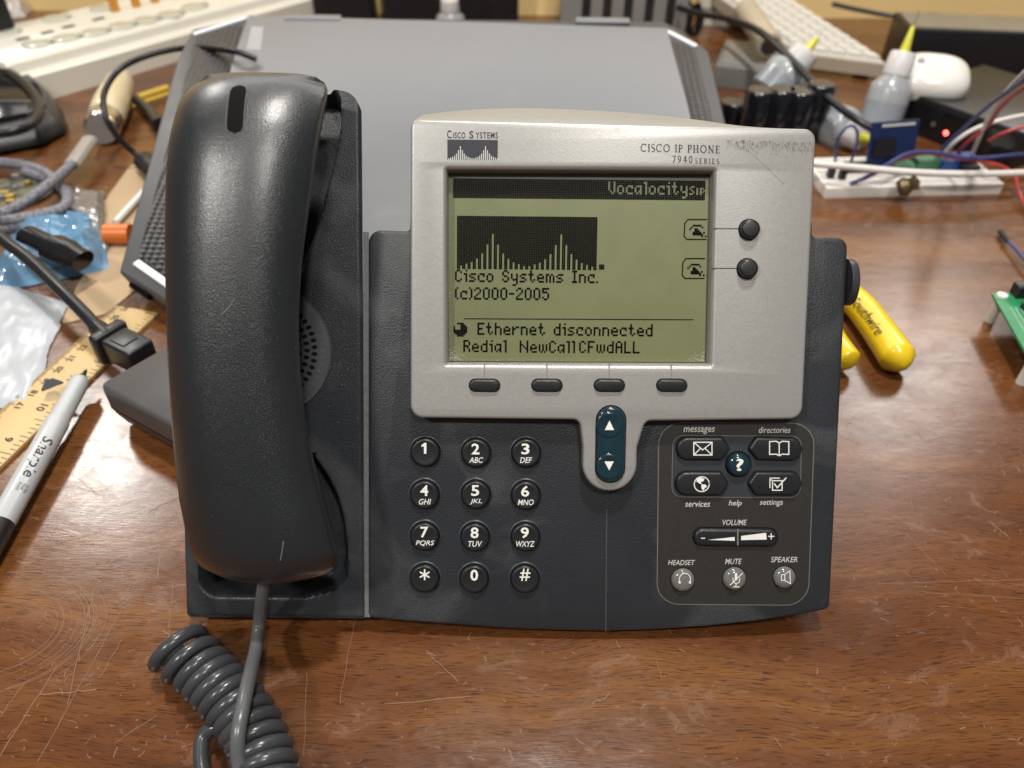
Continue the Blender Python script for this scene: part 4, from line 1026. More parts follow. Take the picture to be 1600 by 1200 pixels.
# black clip behind the handset
tag(MB().tube([T(205, 152, 8), T(228, 168, 8), T(250, 195, 8)], lambda t: 3 + 3.5 * t, 12).build('cable_plug', BLACK), 'black tapered plug lying between the yellow pencils and the laptop', 'plug')

# braided cable coil ---------------------------------------------------------------------
br = bpy.data.materials.new('braided_sleeve'); br.use_nodes = True; nt = br.node_tree; bs = nt.nodes['Principled BSDF']
tcn = nt.nodes.new('ShaderNodeTexCoord'); vo = nt.nodes.new('ShaderNodeTexVoronoi'); vo.inputs['Scale'].default_value = 620; rp = nt.nodes.new('ShaderNodeValToRGB')
rp.color_ramp.elements[0].color = (.36, .36, .40, 1); rp.color_ramp.elements[1].color = (.10, .10, .12, 1); rp.color_ramp.elements[1].position = .75
nt.links.new(tcn.outputs['Object'], vo.inputs['Vector']); nt.links.new(vo.outputs['Distance'], rp.inputs[0]); nt.links.new(rp.outputs[0], bs.inputs['Base Color']); bs.inputs['Roughness'].default_value = .6
bc = thing('braided_cable', 'coiled grey braided cable with a silver metal plug', 'cable', T(20, 300))
b = MB()
b.tube([T(-60, 262, 8), T(-10, 254, 8), T(40, 259, 8), T(76, 273, 8), T(99, 297, 8), T(106, 313, 9), T(95, 327, 10), T(55, 337, 10), T(5, 345, 10), T(-60, 345, 10)], 4.1, 14)
b.tube([T(40, 268, 5), T(85, 284, 5), T(108, 303, 5), T(108, 322, 5), T(75, 343, 5), T(25, 354, 5), T(-60, 358, 5)], 4.1, 14)
b.tube([T(114, 256, 17), T(96, 272, 18), T(60, 301, 18), T(28, 322, 16), T(-10, 337, 13), T(-70, 352, 12)], 3.9, 14)
b.build('sleeve', br, bc)
b = MB(); A, B_ = T(112, 258, 17), T(140, 218, 16); b.tube([A, B_], 6.6, 8, smooth=2, flat=.6); b.build('plug', mat('plug_steel', (.42, .42, .41), .3, metal=.4), bc)
# circuit board inside the coil
cbm = bpy.data.materials.new('populated_board'); cbm.use_nodes = True; nt = cbm.node_tree; bs = nt.nodes['Principled BSDF']
tcn = nt.nodes.new('ShaderNodeTexCoord'); n_ = nt.nodes.new('ShaderNodeTexNoise'); n_.inputs['Scale'].default_value = 140; rp = nt.nodes.new('ShaderNodeValToRGB'); rp.color_ramp.elements[0].color = (.012, .013, .012, 1); rp.color_ramp.elements[0].position = .45; rp.color_ramp.elements[1].color = (.12, .11, .06, 1); rp.color_ramp.elements[1].position = .6
nt.links.new(tcn.outputs['Object'], n_.inputs['Vector']); nt.links.new(n_.outputs['Fac'], rp.inputs[0]); nt.links.new(rp.outputs[0], bs.inputs['Base Color'])
cb = thing('circuit_board', 'round dark circuit board with small gold parts inside the grey cable coil', 'circuit board', T(30, 298))
c = T(22, 300, 2); b = MB(); b.lathe([(30, 0), (30, 2), (.1, 2)], (c.x, c.y, .6), (0, 0, 1), 36); b.build('board', cbm, cb)
rd = random.Random(2)
for k in range(14):
    a, r = rd.random() * 6.28, rd.uniform(3, 26); b = MB(); b.box((c.x + r * cos(a), c.y + r * sin(a), 4), rd.uniform(2, 7), rd.uniform(2, 6), rd.uniform(2, 4)); b.build('component', rd.choice((BLACK, mat('gold_part', (.5, .38, .12), .3, metal=.8), mat('grey_part', (.2, .2, .2), .5))), cb, smooth=False)

# black connector on the blue bag, cord, plug and power brick --------------------------------
A, B_ = T(40, 366, 30), T(130, 408, 22); tag(MB().tube([A, A.lerp(B_, .45), A.lerp(B_, .5), B_], lambda t: 8 if t < .48 else (11 if t < .85 else 9), 10, smooth=4, flat=.7).build('connector', BLACKG), 'black plug connector resting on the blue plastic bag', 'connector')
pc = thing('mains_cable', 'thick black power cord plugged into the dark grey power brick', 'power cord', T(100, 450))
b = MB(); b.tube([T(-60, 310, 34), T(0, 370, 34), T(45, 405, 32), T(90, 448, 30), T(130, 488, 26), T(152, 512, 23)], 3.9, 14); b.build('lead', BLACK, pc)
brk0, brk1, brk2 = T(152, 600, 30), T(277, 668, 30), T(275, 530, 30)
ex = (brk1 - brk0).normalized(); ey = (brk2 - brk0).normalized()
b = MB(); PA = T(152, 512, 23); PB = T(170, 530, 22); b.tube([PA, PB], lambda t: 5.2 + 1.2 * t, 14, smooth=5); b.build('strain_relief', BLACK, pc)
b = MB(); PMx = frame(T(171, 531, 19), T(226, 558, 19) - T(171, 531, 19), Vector((0, 0, 1))); rbox(b, PMx, -2, 6, -11, 11, -9, 9, 3, 2); rbox(b, PMx, 6, 30, -8.5, 8.5, -7, 7, 2, 1.5); rbox(b, PMx, 10, 22, -5, 5, 6.5, 7.6, 1, .5); b.build('plug', BLACK, pc)
bk = thing('power_brick', 'dark grey rectangular power brick beside the phone', 'power supply', Vector((brk0.x, brk0.y, 0)))
n_ = ey - ex * ex.dot(ey); 
o_ = rpoly([(0, 0), (88 * 1, 0), (88, 0), (88, 0)], 1) if False else None
def bp2(a, c): q = Vector((brk0.x, brk0.y, 0)) + ex * a + ey * c; return (q.x, q.y)
ol = rpoly([bp2(0, 0), bp2(78, 0), bp2(78, 66), bp2(0, 66)], 4, 5); BRK = mat('brick_plastic', (.082, .079, .081), .34, var=.08, vscale=30, bump=.05, bscale=900)
b = MB(); b.rings([[(x, y, z) for x, y in inset(ol, i)] for i, z in ((4.5, 1.5), (1.2, 10), (0, 15), (0, 15.6), (0, 27), (.6, 29), (2, 30))]); b.build('case', BRK, bk)
b = MB(); b.rings([[(x, y, z) for x, y in inset(ol, i)] for i, z in ((-.15, 14.6), (-.15, 15.4))], False, False); b.build('seam', DARK, bk)

# wooden ruler -------------------------------------------------------------------------------
RZ = 3.0
A, B_ = T(0, 727, RZ), T(245, 488, RZ); rd_ = (B_ - A); rd_.z = 0; RM = frame(Vector((B_.x, B_.y, 0)), rd_); RI = RM.inverted()
rwid = max(24, min(34, (RI @ T(137, 515, RZ)).y))
ru = thing('wooden_ruler', 'pale wooden ruler with black numbers lying under the marker', 'ruler', B_, M=RM)
RL = 240
RUL = mat('ruler_wood', (.56, .39, .17), .42, var=.14, vscale=25, bump=.05, bscale=400)
b = MB(); prof = [(0, .3), (0, RZ - .8), (.4, RZ - .5), (rwid * .35, RZ), (rwid * .65, RZ), (rwid - .4, RZ - .5), (rwid, RZ - .8), (rwid, .3)]
b.rings([[(x, y, z) for y, z in prof] for x in (-RL, 0)]); b.build('strip', RUL, ru, RM, sharp=25)
b = MB()
def rz(y): return (RZ if rwid * .35 <= y <= rwid * .65 else (RZ - .5 + .5 * (y - .4) / (rwid * .35 - .4) if y < rwid / 2 else RZ - .5 + .5 * (rwid - .4 - y) / (rwid * .35 - .4))) + .07
def tick(x, ya, yb, wd): b.add([(x - wd / 2, ya, rz(ya)), (x + wd / 2, ya, rz(ya)), (x + wd / 2, yb, rz(yb)), (x - wd / 2, yb, rz(yb))], [(0, 1, 2, 3)])
q17 = RI @ T(14, 630, RZ); q23 = RI @ T(137, 526, RZ); cm = (q23.x - q17.x) / 6
k = 0; x = q17.x - 10 * cm * .6
for i in range(-60, 160):
    x = q17.x + i * cm / 10
    if -RL < x < -1: tick(x, rwid - .5, rwid - (5.5 if i % 10 == 0 else 4.2 if i % 5 == 0 else 3.2), .46)
for i in range(0, 140):
    x = -2 - i * 25.4 / 8
    if x > -RL: tick(x, .5, (7.0 if i % 8 == 0 else 5.6 if i % 4 == 0 else 4.6 if i % 2 == 0 else 3.6), .5)
def rtext(s, x, y, h, flip=1):
    vs, fs = text_geo(s, 0, .02); ax, bx = min(v[0] for v in vs), max(v[0] for v in vs); ay, by = min(v[1] for v in vs), max(v[1] for v in vs); k = h / (by - ay)
    b.add([(x + flip * (v[0] - (ax + bx) / 2) * k, y + flip * (v[1] - (ay + by) / 2) * k, RZ + .12) for v in vs], fs)
for i in range(12): rtext(str(17 + i), q17.x + i * cm, rwid - 8.6, 4.2)
q9 = RI @ T(11, 686, RZ)
for i, s in enumerate(('9', '10', '11', '12')): rtext(s, q9.x + i * 25.4, 9.2, 4.8, -1)
b.build('scale_markings', mat('black_ink', (.02, .018, .016), .6), ru, RM, smooth=False)

# marker ---------------------------------------------------------------------------------------
MR = 5.9
MA, MBt = T(126, 594, 11.5), T(2, 818, 8)
mk = thing('marker_pen', 'light grey permanent marker with black tip and cap lying across the ruler', 'marker', Vector((MA.x, MA.y, 0)))
ma = (MBt - MA).normalized(); ML = 96
MG = mat('marker_grey', (.46, .48, .49), .25, var=.03, coat=.3)
b = MB(); b.lathe([(3.6, -1), (4.6, 0), (5.0, 2), (5.3, 30), (MR - .35, 31), (MR, 32.5), (MR, (MBt - MA).length)], MA, ma, 32); b.build('barrel', MG, mk)
b = MB(); b.lathe([(.3, -9), (1.0, -7), (1.3, -4), (2.4, -3), (3.0, -.9)], MA, ma, 16); b.build('tip', BLACK, mk)
lb = (MBt - MA).length
b = MB(); b.lathe([(MR - .1, lb), (MR + .25, lb + .5), (MR + .4, lb + 50)], MA, ma, 28); b.build('cap', BLACK, mk)
sd_ = ma.cross(Vector((0, 0, 1))).normalized(); upm = sd_.cross(ma)
if upm.z < 0: upm = -upm
b = MB(); cA, cB, cC = T(64, 609, 11), T(78, 595, 13), T(98, 596, 14)
b.add([cA, T(70, 596, 12.4), T(82, 590.5, 13.5), cC, T(88, 603, 12.6), T(74, 609, 11.2), cA + Vector((0, 0, -1.5)), T(70, 596, 10.9), T(82, 590.5, 12), cC - Vector((0, 0, 1.5)), T(88, 603, 11), T(74, 609, 9.7)], [(0, 1, 2, 3, 4, 5), (11, 10, 9, 8, 7, 6)] + [(i, (i + 1) % 6, 6 + (i + 1) % 6, 6 + i) for i in range(6)])
b.build('clip', mat('dark_steel', (.20, .20, .22), .25, metal=.7), mk)
viewd = (CAM - MA.lerp(MBt, .6)).normalized(); nn = (viewd - ma * viewd.dot(ma)).normalized(); tt = nn.cross(ma)
if tt.x < 0: tt = -tt
def wrap(mb, s, s0, s1, h, off=0, shear=0, bold=0):
    vs, fs = text_geo(s, shear, bold); ax, bx = min(v[0] for v in vs), max(v[0] for v in vs); ay, by = min(v[1] for v in vs), max(v[1] for v in vs)
    out = []
    for v in vs:
        a = s0 + (s1 - s0) * (v[0] - ax) / (bx - ax); t_ = (off + ((v[1] - ay) / (by - ay) - .5) * h) / MR
        out.append(MA + ma * a + (nn * cos(t_) + tt * sin(t_)) * (MR + .06))
    mb.add(out, fs)
def s_of(px, py):
    best = min(range(0, 200), key=lambda i: (lambda q: (q[0] - px) ** 2 + (q[1] - py) ** 2)(pix(MA + ma * (lb * i / 199))))
    return lb * best / 199
def pix(p):
    q = p - CAM; return 800 + FPX * q.dot(RGT) / q.dot(FWD), 600 - FPX * q.dot(CUP) / q.dot(FWD)
b = MB(); wrap(b, 'Sharpie', s_of(58, 686), s_of(22, 746), 6.8, -.6, .2, .012); wrap(b, 'ULTRA', s_of(18, 757), s_of(12, 770), 1.3, 2.2); wrap(b, 'FINE', s_of(18, 757), s_of(13, 768), 1.3, .4); wrap(b, 'POINT', s_of(18, 757), s_of(12, 770), 1.3, -1.4)
b.build('lettering', MATS['black_ink'], mk, smooth=False)

# pliers -------------------------------------------------------------------------------------------
pl = thing('pliers', 'pliers with glossy yellow dipped handles half hidden by the phone', 'pliers', T(1380, 540))
YEL = mat('yellow_dip', (.80, .56, .015), .22, var=.04, vscale=40, coat=.2)
H1 = [T(1296, 432, 9), T(1320, 458, 9.5), T(1345, 480, 10), T(1370, 512, 10), T(1393, 545, 10.5), T(1412, 574, 10)]
b = MB(); b.tube(H1, lambda t: 10.3 * min(1, sqrt(max(0, (1 - t) / .10))) * (.85 + .15 * t) + .05, 20, smooth=10); b.build('handle', YEL, pl)
H2 = [T(1262, 440, 9), T(1280, 490, 9.5), T(1300, 530, 10), T(1318, 556, 10), T(1330, 572, 9)]
b = MB(); b.tube(H2, lambda t: 8.0 * min(1, sqrt(max(0, (1 - t) / .12))) + .05, 20, smooth=10); b.build('handle', YEL, pl)
b = MB(); j = (H1[0] + H2[0]) / 2; b.tube([H1[0], j + Vector((-8, 30, 0)), j + Vector((-14, 75, -2))], lambda t: 7.5 - 3 * t, 12); b.tube([H2[0], j + Vector((-3, 30, 0)), j + Vector((-12, 75, -2))], lambda t: 7.5 - 3 * t, 12); b.build('jaws', mat('tool_steel', (.25, .25, .25), .35, metal=.9), pl)
b = MB(); vs, fs = text_geo('Southwire', .35)
ax, bx = min(v[0] for v in vs), max(v[0] for v in vs); ay, by = min(v[1] for v in vs), max(v[1] for v in vs)
HP = spline(H1, 20); 
def along(t):
    k = t * (len(HP) - 1); i = min(int(k), len(HP) - 2); p = HP[i].lerp(HP[i + 1], k - i); d = (HP[i + 1] - HP[i]).normalized(); return p, d
def tfind(px, py): return min((i / 300 for i in range(301)), key=lambda t: (pix(along(t)[0])[0] - px) ** 2 + (pix(along(t)[0])[1] - py) ** 2)
t0, t1 = tfind(1346, 477), tfind(1392, 533); out = []
for v in vs:
    p, d = along(t0 + (t1 - t0) * (v[0] - ax) / (bx - ax)); sdv = d.cross(Vector((0, 0, 1))).normalized(); vw = (CAM - p).normalized(); nv_ = (vw - d * vw.dot(d)).normalized(); sv = nv_.cross(d)
    if sv.x < 0: sv = -sv
    r_ = 10.2; th_ = (((v[1] - ay) / (by - ay) - .5) * 6.5) / r_
    out.append(p + (nv_ * cos(th_) + sv * sin(th_)) * r_)
b.add(out, fs); b.build('lettering', MATS['black_ink'], pl, smooth=False)

# green board on standoffs ----------------------------------------------------------------------------
gz = 19.0
gb = thing('circuit_board', 'green circuit board standing on white plastic standoffs at the table edge', 'circuit board', T(1590, 560))
g0, g1 = T(1550, 458, gz), T(1612, 566, gz); gd = (g1 - g0); gd.z = 0; gx = Vector((1, .06, 0)).normalized()
b = MB(); b.add([g0, g0 + gx * 90, g1 + gx * 90, g1, g0 - Vector((0, 0, 1.6)), g0 + gx * 90 - Vector((0, 0, 1.6)), g1 + gx * 90 - Vector((0, 0, 1.6)), g1 - Vector((0, 0, 1.6))], [(0, 1, 2, 3), (7, 6, 5, 4), (0, 4, 5, 1), (1, 5, 6, 2), (2, 6, 7, 3), (3, 7, 4, 0)])
b.build('board', mat('green_solder_mask', (.02, .22, .085), .3, var=.35, vscale=180), gb, smooth=False)
for p_ in (g0 + gd.normalized() * 4 + gx * 5, g1 - gd.normalized() * 4 + gx * 4):
    b = MB(); b.lathe([(3.1, 0), (3.1, p_.z - 1.7)], (p_.x, p_.y, 0), (0, 0, 1), 16); b.lathe([(3.4, p_.z), (3.2, p_.z + 1.6), (1.5, p_.z + 2.2), (.1, p_.z + 2.3)], (p_.x, p_.y, 0), (0, 0, 1), 16); b.build('standoff', mat('nylon_white', (.74, .72, .66), .4), gb)
b = MB(); rbox(b, frame(g0 + gx * 12 + gd.normalized() * 3, gx), 0, 70, -4, 4, 0, 8, .5, .5); b.build('header', BLACK, gb)
b = MB(); rbox(b, frame(T(1602, 490, gz), gx), 0, 16, -7, 7, 0, 4, .5, .5); b.build('chip', BLACK, gb)
b = MB(); fA, fB = T(1578, 480, gz + .1), T(1604, 524, gz + .1)
for k in range(3): b.add([fA + gx * k * 3, fA + gx * (k * 3 + .7), fB + gx * (k * 3 + .7), fB + gx * k * 3], [(0, 1, 2, 3)])
b.build('trace', mat('pale_trace', (.25, .45, .30), .4), gb, smooth=False)
wr_ = thing('jumper_wire', 'blue jumper wire with a black pin end at the edge of the table', 'wire', T(1585, 385))
MB().tube([T(1572, 374, 4), T(1588, 390, 5), T(1604, 408, 6), T(1640, 440, 8)], 1.3, 10).build('insulation', mat('blue_wire', (.045, .055, .20), .35), wr_)
MB().tube([T(1563, 362, 3), T(1574, 377, 4)], 1.9, 8, smooth=3).build('pin', BLACK, wr_)

# breadboard with modules and wires -----------------------------------------------------------------------
g0, g1 = T(1288, 310, 0), T(1563, 303, 0); BMx = frame(g0, g1 - g0); BI = BMx.inverted(); bl = (g1 - g0).length
bd = thing('breadboard', 'white solderless breadboard holding blue modules and wires', 'breadboard', g0, M=BMx)
BW = mat('breadboard_white', (.74, .70, .66), .45, var=.03)
b = MB(); rbox(b, BMx, 0, bl, 0, 56, 0, 9, 1, .8); b.build('body', BW, bd)
b = MB(); b.box((bl / 2, 28, 9.15), bl - 4, 3, .3); b.build('channel', mat('channel_grey', (.35, .33, .31), .6), bd, BMx, smooth=False)
b = MB()
for i in range(int(bl / 3.2)):
    for y in (6, 9.2, 17, 20.2, 23.4, 33, 36.2, 39.4, 47, 50.2): b.box((4 + i * 3.2, y, 9.1), 1.0, 1.0, .3)
b.build('hole_grid', DARK, bd, BMx, smooth=False)['kind'] = 'stuff'
def bpt(px, py, z=12): return BI @ T(px, py, z)
for (px, py, sx, sy, sz, m_) in ((1452, 256, 28, 14, 9, mat('green_module', (.05, .20, .09), .4)), (1408, 263, 16, 12, 8, MATS['green_module']), (1478, 260, 14, 12, 10, mat('blue_module', (.02, .07, .28), .35)), (1500, 258, 18, 12, 12, MATS['blue_module']), (1512, 266, 14, 9, 8, BLACK), (1298, 272, 5, 5, 10, BLACK), (1316, 274, 5, 5, 10, BLACK), (1340, 262, 22, 8, 7, BLACK)):
    c = bpt(px, py); b = MB(); b.box((min(max(c.x, 8), bl - 8), min(max(c.y, 6), 50), 9 + sz / 2), sx, sy, sz); b.build('module', m_, bd, BMx, smooth=False)
c = bpt(1402, 290, 12); b = MB(); b.lathe([(.1, 0), (6, 1), (8, 5), (5, 10), (6.5, 14), (.1, 17)], (c.x, c.y - 2, 10), (.4, -.25, .35), 9); b.build('component', mat('brass_brown', (.14, .10, .05), .35, metal=.5, var=.5, vscale=300), bd, BMx)
# upright blue board plugged into it
ub = thing('module_board', 'upright dark blue circuit board standing at the back of the breadboard', 'circuit board', T(1390, 262, 9))
u0_, u1_ = T(1352, 262, 10), T(1424, 256, 10); ud = (u1_ - u0_); upv_ = (Vector((.42, .35, 1))).normalized(); ux = ud.normalized()
UMx = Matrix.Translation(u0_) @ Matrix((ux, (upv_.cross(ux)).normalized(), ux.cross(upv_.cross(ux)).normalized())).transposed().to_4x4()
b = MB(); b.box((ud.length / 2, 0, 18), ud.length, 1.8, 36, UMx); b.build('board', mat('navy_board', (.008, .022, .085), .35, var=.3, vscale=150), ub, smooth=False)
b = MB(); b.box((ud.length * .3, -2, 16), ud.length * .45, 3, 14, UMx); b.build('chip', BLACK, ub, smooth=False)
b = MB(); b.box((ud.length * .55, -1.3, 33), ud.length * .7, .6, 2.0, UMx); b.build('silk_stripe', INKG, ub, smooth=False)
WC = {'white': mat('white_wire', (.72, .69, .66), .35), 'red': mat('red_wire', (.44, .05, .045), .35), 'blue': MATS['blue_wire']}
def wire(col, r, label, *pts): tag(MB().tube([T(*p) for p in pts], r, 10).build('jumper_wire' if r < 2 else 'cable', WC[col]), label, 'wire' if r < 2 else 'cable', None)
wire('white', 2.7, 'thick white cable running across the front of the breadboard', (1225, 250, 26), (1275, 256, 26), (1340, 262, 26), (1420, 269, 25), (1500, 272, 24), (1600, 270, 22), (1680, 262, 20))
wire('white', 1.6, 'white wire arching up from the breadboard and off to the side, lower of two', (1474, 242, 14), (1492, 222, 30), (1520, 203, 42), (1555, 190, 50), (1600, 180, 55), (1660, 172, 55))
wire('white', 1.6, 'white wire rising steeply from the breadboard towards the upper corner', (1514, 252, 14), (1530, 215, 40), (1550, 175, 70), (1575, 140, 95), (1610, 105, 120), (1660, 65, 140))
wire('red', 1.5, 'red wire rising from the breadboard behind the white wires', (1492, 244, 14), (1512, 222, 35), (1545, 195, 55), (1562, 170, 75), (1585, 148, 92), (1620, 125, 110))
wire('red', 1.5, 'red wire lying along the top of the breadboard and dropping over its end', (1333, 285, 10), (1360, 275, 16), (1400, 252, 24), (1445, 240, 24), (1500, 248, 22), (1560, 258, 18), (1585, 275, 12), (1592, 300, 6), (1608, 335, 3))
wire('blue', 1.5, 'blue wire lying along the breadboard beside the red one', (1328, 287, 10), (1350, 278, 16), (1385, 258, 26), (1420, 240, 28), (1460, 238, 26), (1520, 247, 24), (1600, 241, 24), (1660, 238, 22))
wire('blue', 1.5, 'blue wire rising behind the white wires from the breadboard', (1455, 250, 12), (1490, 215, 40), (1530, 178, 70), (1565, 150, 92), (1610, 118, 118))
wire('blue', 1.2, 'blue wire loop standing at the end of the breadboard', (1305, 258, 10), (1307, 225, 30), (1318, 204, 42), (1330, 196, 46), (1339, 205, 42), (1338, 228, 28), (1327, 260, 10))
wire('red', 1.3, 'short red wire crossing the blue wire near the table edge', (1545, 220, 40), (1570, 207, 50), (1610, 196, 56), (1650, 190, 58))

# squeeze bottles --------------------------------------------------------------------------------------------
PE = mat('frosted_polythene', (.50, .53, .56), .28, var=.06, vscale=30, trans=.35, coat=.3, coatr=.05)
PEL = mat('filled_polythene', (.33, .36, .40), .28, var=.06, vscale=30, trans=.2, coat=.4, coatr=.05)
PEC = mat('frosted_cap', (.68, .66, .66), .35, var=.03)
NED = mat('yellow_hub', (.62, .60, .05), .3)
NEE = mat('needle_steel', (.6, .6, .6), .25, metal=1)
def bottle(base, axis, r, label, k=1.0):
    o = thing('squeeze_bottle', label, 'bottle', base, 'needle tipped squeeze bottles')
    b = MB(); b.lathe([(r * .9, 0), (r, 2), (r, 34 * k)], base, axis); b.mi = 1; b.lathe([(r, 34 * k), (r, 46 * k), (r * .92, 54 * k), (r * .66, 61 * k), (r * .6, 64 * k)], base, axis); b.build('body', [PEL, PE], o)
    b = MB(); b.lathe([(r * .64, 64 * k), (r * .66, 66 * k), (r * .60, 88 * k), (r * .54, 90 * k), (.1, 90.2 * k)], base, axis); b.build('cap', PEC, o)
    b = MB(); b.lathe([(r * .24, 90.3 * k), (r * .20, 98 * k), (r * .10, 116 * k), (.6, 118 * k)], base, axis, 14); b.build('needle_hub', NED, o)
    b = MB(); b.lathe([(.6, 117 * k), (.5, 134 * k)], base, axis, 8); b.build('needle', NEE, o)
    return o
pb = T(1368, 207, 4); tp = Y(1422, 55, pb.y + 26); bottle(pb, tp - pb, 18.5, 'squeeze bottle standing nearly upright in front of the white mouse', (tp - pb).length / 108)
pb = Y(1203, 148, 560); tp = Y(1275, 62, 575); bottle(pb, tp - pb, 22, 'squeeze bottle leaning over the black cylinders, its needle in front of the keyboard', (tp - pb).length / 112)
pb = Y(1290, 192, 520); tp = Y(1366, 222, 470); bottle(pb, tp - pb, 20, 'squeeze bottle fallen on its side behind the breadboard', (tp - pb).length / 118)
for i, (px, py, h, lb) in enumerate(((1172, 205, 45, 'black cylinder with a grey blue sheen, nearest the laptop'), (1205, 205, 46, 'black cylinder under the leaning squeeze bottle, second from the laptop'), (1234, 208, 46, 'black cylinder in the middle of the row behind the phone'), (1262, 204, 50, 'tallest black cylinder next to the fallen bottle'), (1138, 190, 26, 'short black cylinder partly hidden by the laptop corner'))):
    c = T(px, py + 12, 0); o = thing('capacitor', lb, 'capacitor', c, 'black cylinders behind the phone'); r = 12.5
    b = MB(); b.lathe([(r, 0), (r, h - 2), (r - 1.5, h)], c, (0, 0, 1), 24); b.build('can', mat('black_sleeve', (.007, .007, .010), .16, coat=.5), o)
    b = MB(); b.lathe([(r - 1.6, h), (r - 2, h + .6), (.1, h + .6)], c, (0, 0, 1), 24); b.build('end_cap', mat('grey_end', (.12, .12, .13), .2, metal=.6), o)

# mouse, keyboard, boxes at the back ------------------------------------------------------------------------------
mo = thing('computer_mouse', 'white rounded computer mouse lying on a black box', 'mouse', T(1450, 150, 42))
c = T(1454, 128, 40); MX = frame(c, (.95, -.28, 0), Vector((.1, -.38, .92))); MX2 = MX.inverted()
b = MB(); R = []
for i in range(13):
    a = pi / 2 * i / 12; k = cos(a) ** .6 if i < 12 else .01; z = 17 * sin(a) ** .9
    R.append([MX @ Vector((33 * k * math.copysign(abs(cos(t)) ** .72, cos(t)), 26 * k * math.copysign(abs(sin(t)) ** .72, sin(t)) + 3, z)) for t in [2 * pi * j / 36 for j in range(36)]])
R.insert(0, [MX @ (MX2 @ v * 1.0 - Vector((0, 0, 4))) for v in R[0]])
b.rings(R); b.build('shell', mat('white_gloss', (.78, .76, .72), .2, var=.02, coat=.3), mo, sharp=60)
b = MB(); b.lathe([(1.5, -3), (3.2, -2), (3.2, 2), (1.5, 3)], MX @ Vector((-14, 6, 16.2)), MX.to_3x3() @ Vector((0, 1, 0)), 14); b.build('scroll_ball', mat('grey_ball', (.45, .45, .46), .3), mo)
kb = thing('keyboard', 'white computer keyboard leaning up against the wall', 'keyboard', T(1330, 130, 0))
K2, K3 = Y(1246, 84, 690), Y(1388, 102, 655); K1 = Y(1112, -12, 850); ex_ = (K3 - K2); ey_ = (K1 - K2)
kn = ex_.cross(ey_).normalized()
if kn.z < 0: kn = -kn
def kp(a, c, h=0): return K2 + ex_ * a + ey_ * c + kn * h
b = MB(); b.rings([[kp(a, c, h) for a, c in ((0, 0), (1, 0), (1, 1.1), (0, 1.1))] for h in (-14, 0)]); b.build('frame', mat('beige_frame', (.56, .50, .40), .4), kb, smooth=False)
b = MB(); b.rings([[kp(a, c, h) for a, c in ((.02, .01), (.98, .01), (.98, 1.09), (.02, 1.09))] for h in (-1, 1.2)]); b.build('tray', mat('ivory_tray', (.66, .63, .56), .4), kb, smooth=False)
b = MB()
for i in range(5):
    for j in range(12):
        a0, c0 = .05 + i * .185, .03 + j * .09
        b.rings([[kp(a, c, h) for a, c in ((a0 + e, c0 + e * .5), (a0 + .165 - e, c0 + e * .5), (a0 + .165 - e, c0 + .08 - e * .5), (a0 + e, c0 + .08 - e * .5))] for h, e in ((1, 0), (6, .018))])
b.build('keys', mat('white_keycap', (.76, .74, .69), .4, var=.02), kb, smooth=False)
b = MB(); b.box(tuple((kp(.5, .5, -30))), 40, 30, 20)
lg = kp(.15, .05, -14), kp(.85, .05, -14); b = MB()
for q in lg: b.box((q.x, q.y + 8, q.z / 2), 14, 10, q.z - 1)
b.build('prop_foot', BLACK, kb, smooth=False)
A = Y(1203, 72, 640); d = Y(1165, 15, 720) - A; ro = thing('cardboard_roll', 'beige tube with a dark open end beside the keyboard', 'tube', Vector((A.x, A.y, 0)))
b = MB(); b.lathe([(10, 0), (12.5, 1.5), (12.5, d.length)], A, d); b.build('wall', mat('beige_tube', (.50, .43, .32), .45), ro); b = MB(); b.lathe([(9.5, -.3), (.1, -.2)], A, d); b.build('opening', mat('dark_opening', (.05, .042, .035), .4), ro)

def gear(name, label, cat, p0, p1, depth, h, m, r=2):
    M = frame(Vector((p0.x, p0.y, 0)), Vector((p1.x - p0.x, p1.y - p0.y, 0))); L = (p1 - p0).to_2d().length
    o = thing(name, label, cat, p0, M=M); b = MB(); rbox(b, M, 0, L, 0, depth, .5, h, r, 1.5); b.build('case', m, o); return o, M, L
o, M, L = gear('set_top_box', 'black set top box with a glowing red light on its front', 'set-top box', T(1392, 196), T(1575, 268), 130, 34, BLACK)
MI = M.inverted(); lc_ = None
for k in range(400):                               # where the line of sight to the lamp meets the front
    d = ray(1480, 207); q = MI @ (CAM + d * (k * 2.5)); 
    if q.y >= 0: lc_ = q; break
lz = min(28, max(6, lc_.z)); b = MB(); b.lathe([(2.4, 0), (2.2, 1.0), (1.1, 1.5)], M @ Vector((lc_.x, .3, lz)), M.to_3x3() @ Vector((0, -1, 0)), 18); b.build('indicator_light', mat('red_lamp', (1, .10, .08), .3, emis=7), o)
b = MB(); b.box((L / 2, -.3, 17), L - 8, .8, 24, M); b.build('front_panel', BLACKG, o, smooth=False)
b = MB(); b.lathe([(2.2, 0), (2, .8), (.1, .9)], M @ Vector((lc_.x - 14, -.6, lz + 3)), M.to_3x3() @ Vector((0, -1, 0)), 14); b.build('button', mat('grey_button', (.12, .12, .12), .3), o)
o, M, L = gear('black_box', 'wide black electronics box under a cable against the yellow wall', 'electronics', T(1398, 114), T(1690, 128), 62, 46, BLACK)
b = MB(); rbox(b, M, 4, L - 4, 4, 58, 46, 47.5, 2, .5); b.build('top_cover', mat('warm_grey_top', (.26, .235, .19), .25), o)
tag(MB().tube([Y(1300, 6, 800), Y(1345, 16, 790), Y(1400, 25, 775), Y(1465, 24, 750), Y(1510, 40, 735), Y(1560, 58, 720), Y(1620, 84, 700)], 2.6, 10).build('cable', BLACK), 'dark cable draped over the black box along the yellow wall', 'cable')
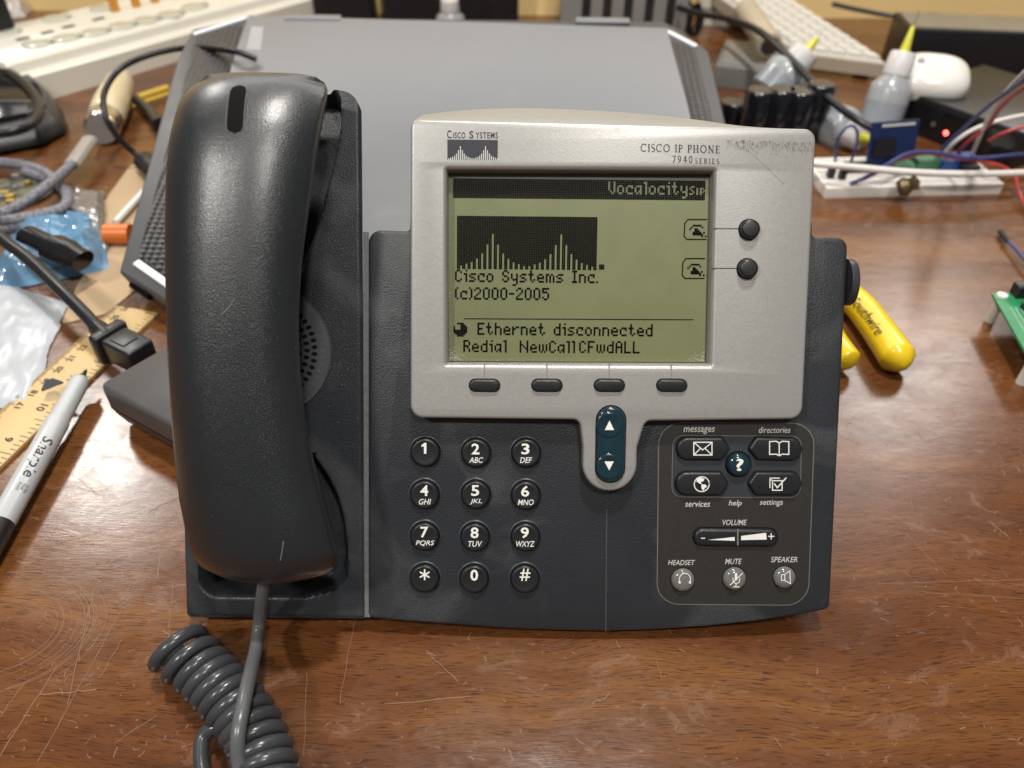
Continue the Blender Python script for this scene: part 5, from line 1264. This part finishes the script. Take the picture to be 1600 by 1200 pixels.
o, M, L = gear('computer_case', 'grey metal computer case with perforated vertical stripes by the wall', 'computer', T(874, 62), T(1068, 66), 60, 130, mat('case_grey', (.30, .295, .285), .45, metal=.3, var=.03))
for k in range(5):
    b = MB(); b.box((L * (.20 + k * .165), -.3, 66), L * .068, .9, 120, M); b.build('vent_strip', mesh_m, o, smooth=False)
o, M, L = gear('black_box', 'small black box behind the laptop, next to the milky bag', 'electronics', T(493, 34), T(582, 36), 60, 95, BLACK); b = MB(); b.box((L / 2, -.3, 60), L - 10, .8, 50, M); b.build('front_panel', BLACKG, o, smooth=False)
o, M, L = gear('black_box', 'long black box with grey trim behind the laptop, next to the bottle', 'electronics', T(602, 36), T(810, 38), 50, 95, BLACK)
b = MB(); b.box((L / 2, -.4, 64), L - 2, 1, 9, M); b.build('trim', mat('mid_grey_trim', (.22, .22, .23), .4), o, smooth=False)
c = Y(704, 38, 780); bottle(Vector((c.x, c.y, 2)), (0, 0, 1), 17, 'small clear squeeze bottle peeking over the laptop rear edge', .50)
o, M, L = gear('white_box', 'cream white box behind the black cables at the wall', 'box', T(1088, 40), T(1175, 44), 50, 42, CREAM); b = MB(); b.box((L / 2, 0, 20), L - 6, 1, 3, M); b.build('seam', mat('seam_grey', (.35, .33, .30), .5), o, smooth=False)
o, M, L = gear('grey_box', 'low grey box standing between the laptop and the keyboard', 'box', T(1112, 135), T(1235, 150), 90, 22, mat('dull_grey', (.16, .155, .15), .45)); b = MB(); rbox(b, M, 5, L - 5, 5, 85, 22, 23, 3, .4); b.build('lid', mat('dull_grey_lid', (.20, .195, .19), .4), o)
tag(MB().tube([Y(1060, 12, 780), Y(1095, 22, 740), Y(1140, 30, 690), Y(1185, 48, 620), Y(1225, 82, 570), Y(1262, 120, 530), Y(1300, 158, 492), Y(1340, 188, 462), Y(1375, 207, 452), Y(1402, 222, 455)], 3.4, 12).build('cable', BLACK), 'black cable sweeping down past the keyboard and bottles to the breadboard', 'cable')
tag(MB().tube([Y(1072, -5, 830), Y(1078, 20, 820), Y(1075, 42, 815), Y(1086, 50, 812), Y(1094, 30, 815), Y(1088, 5, 820)], 5, 12).build('cable', BLACKG), 'black bundled cable hanging beside the grey computer case', 'cable')
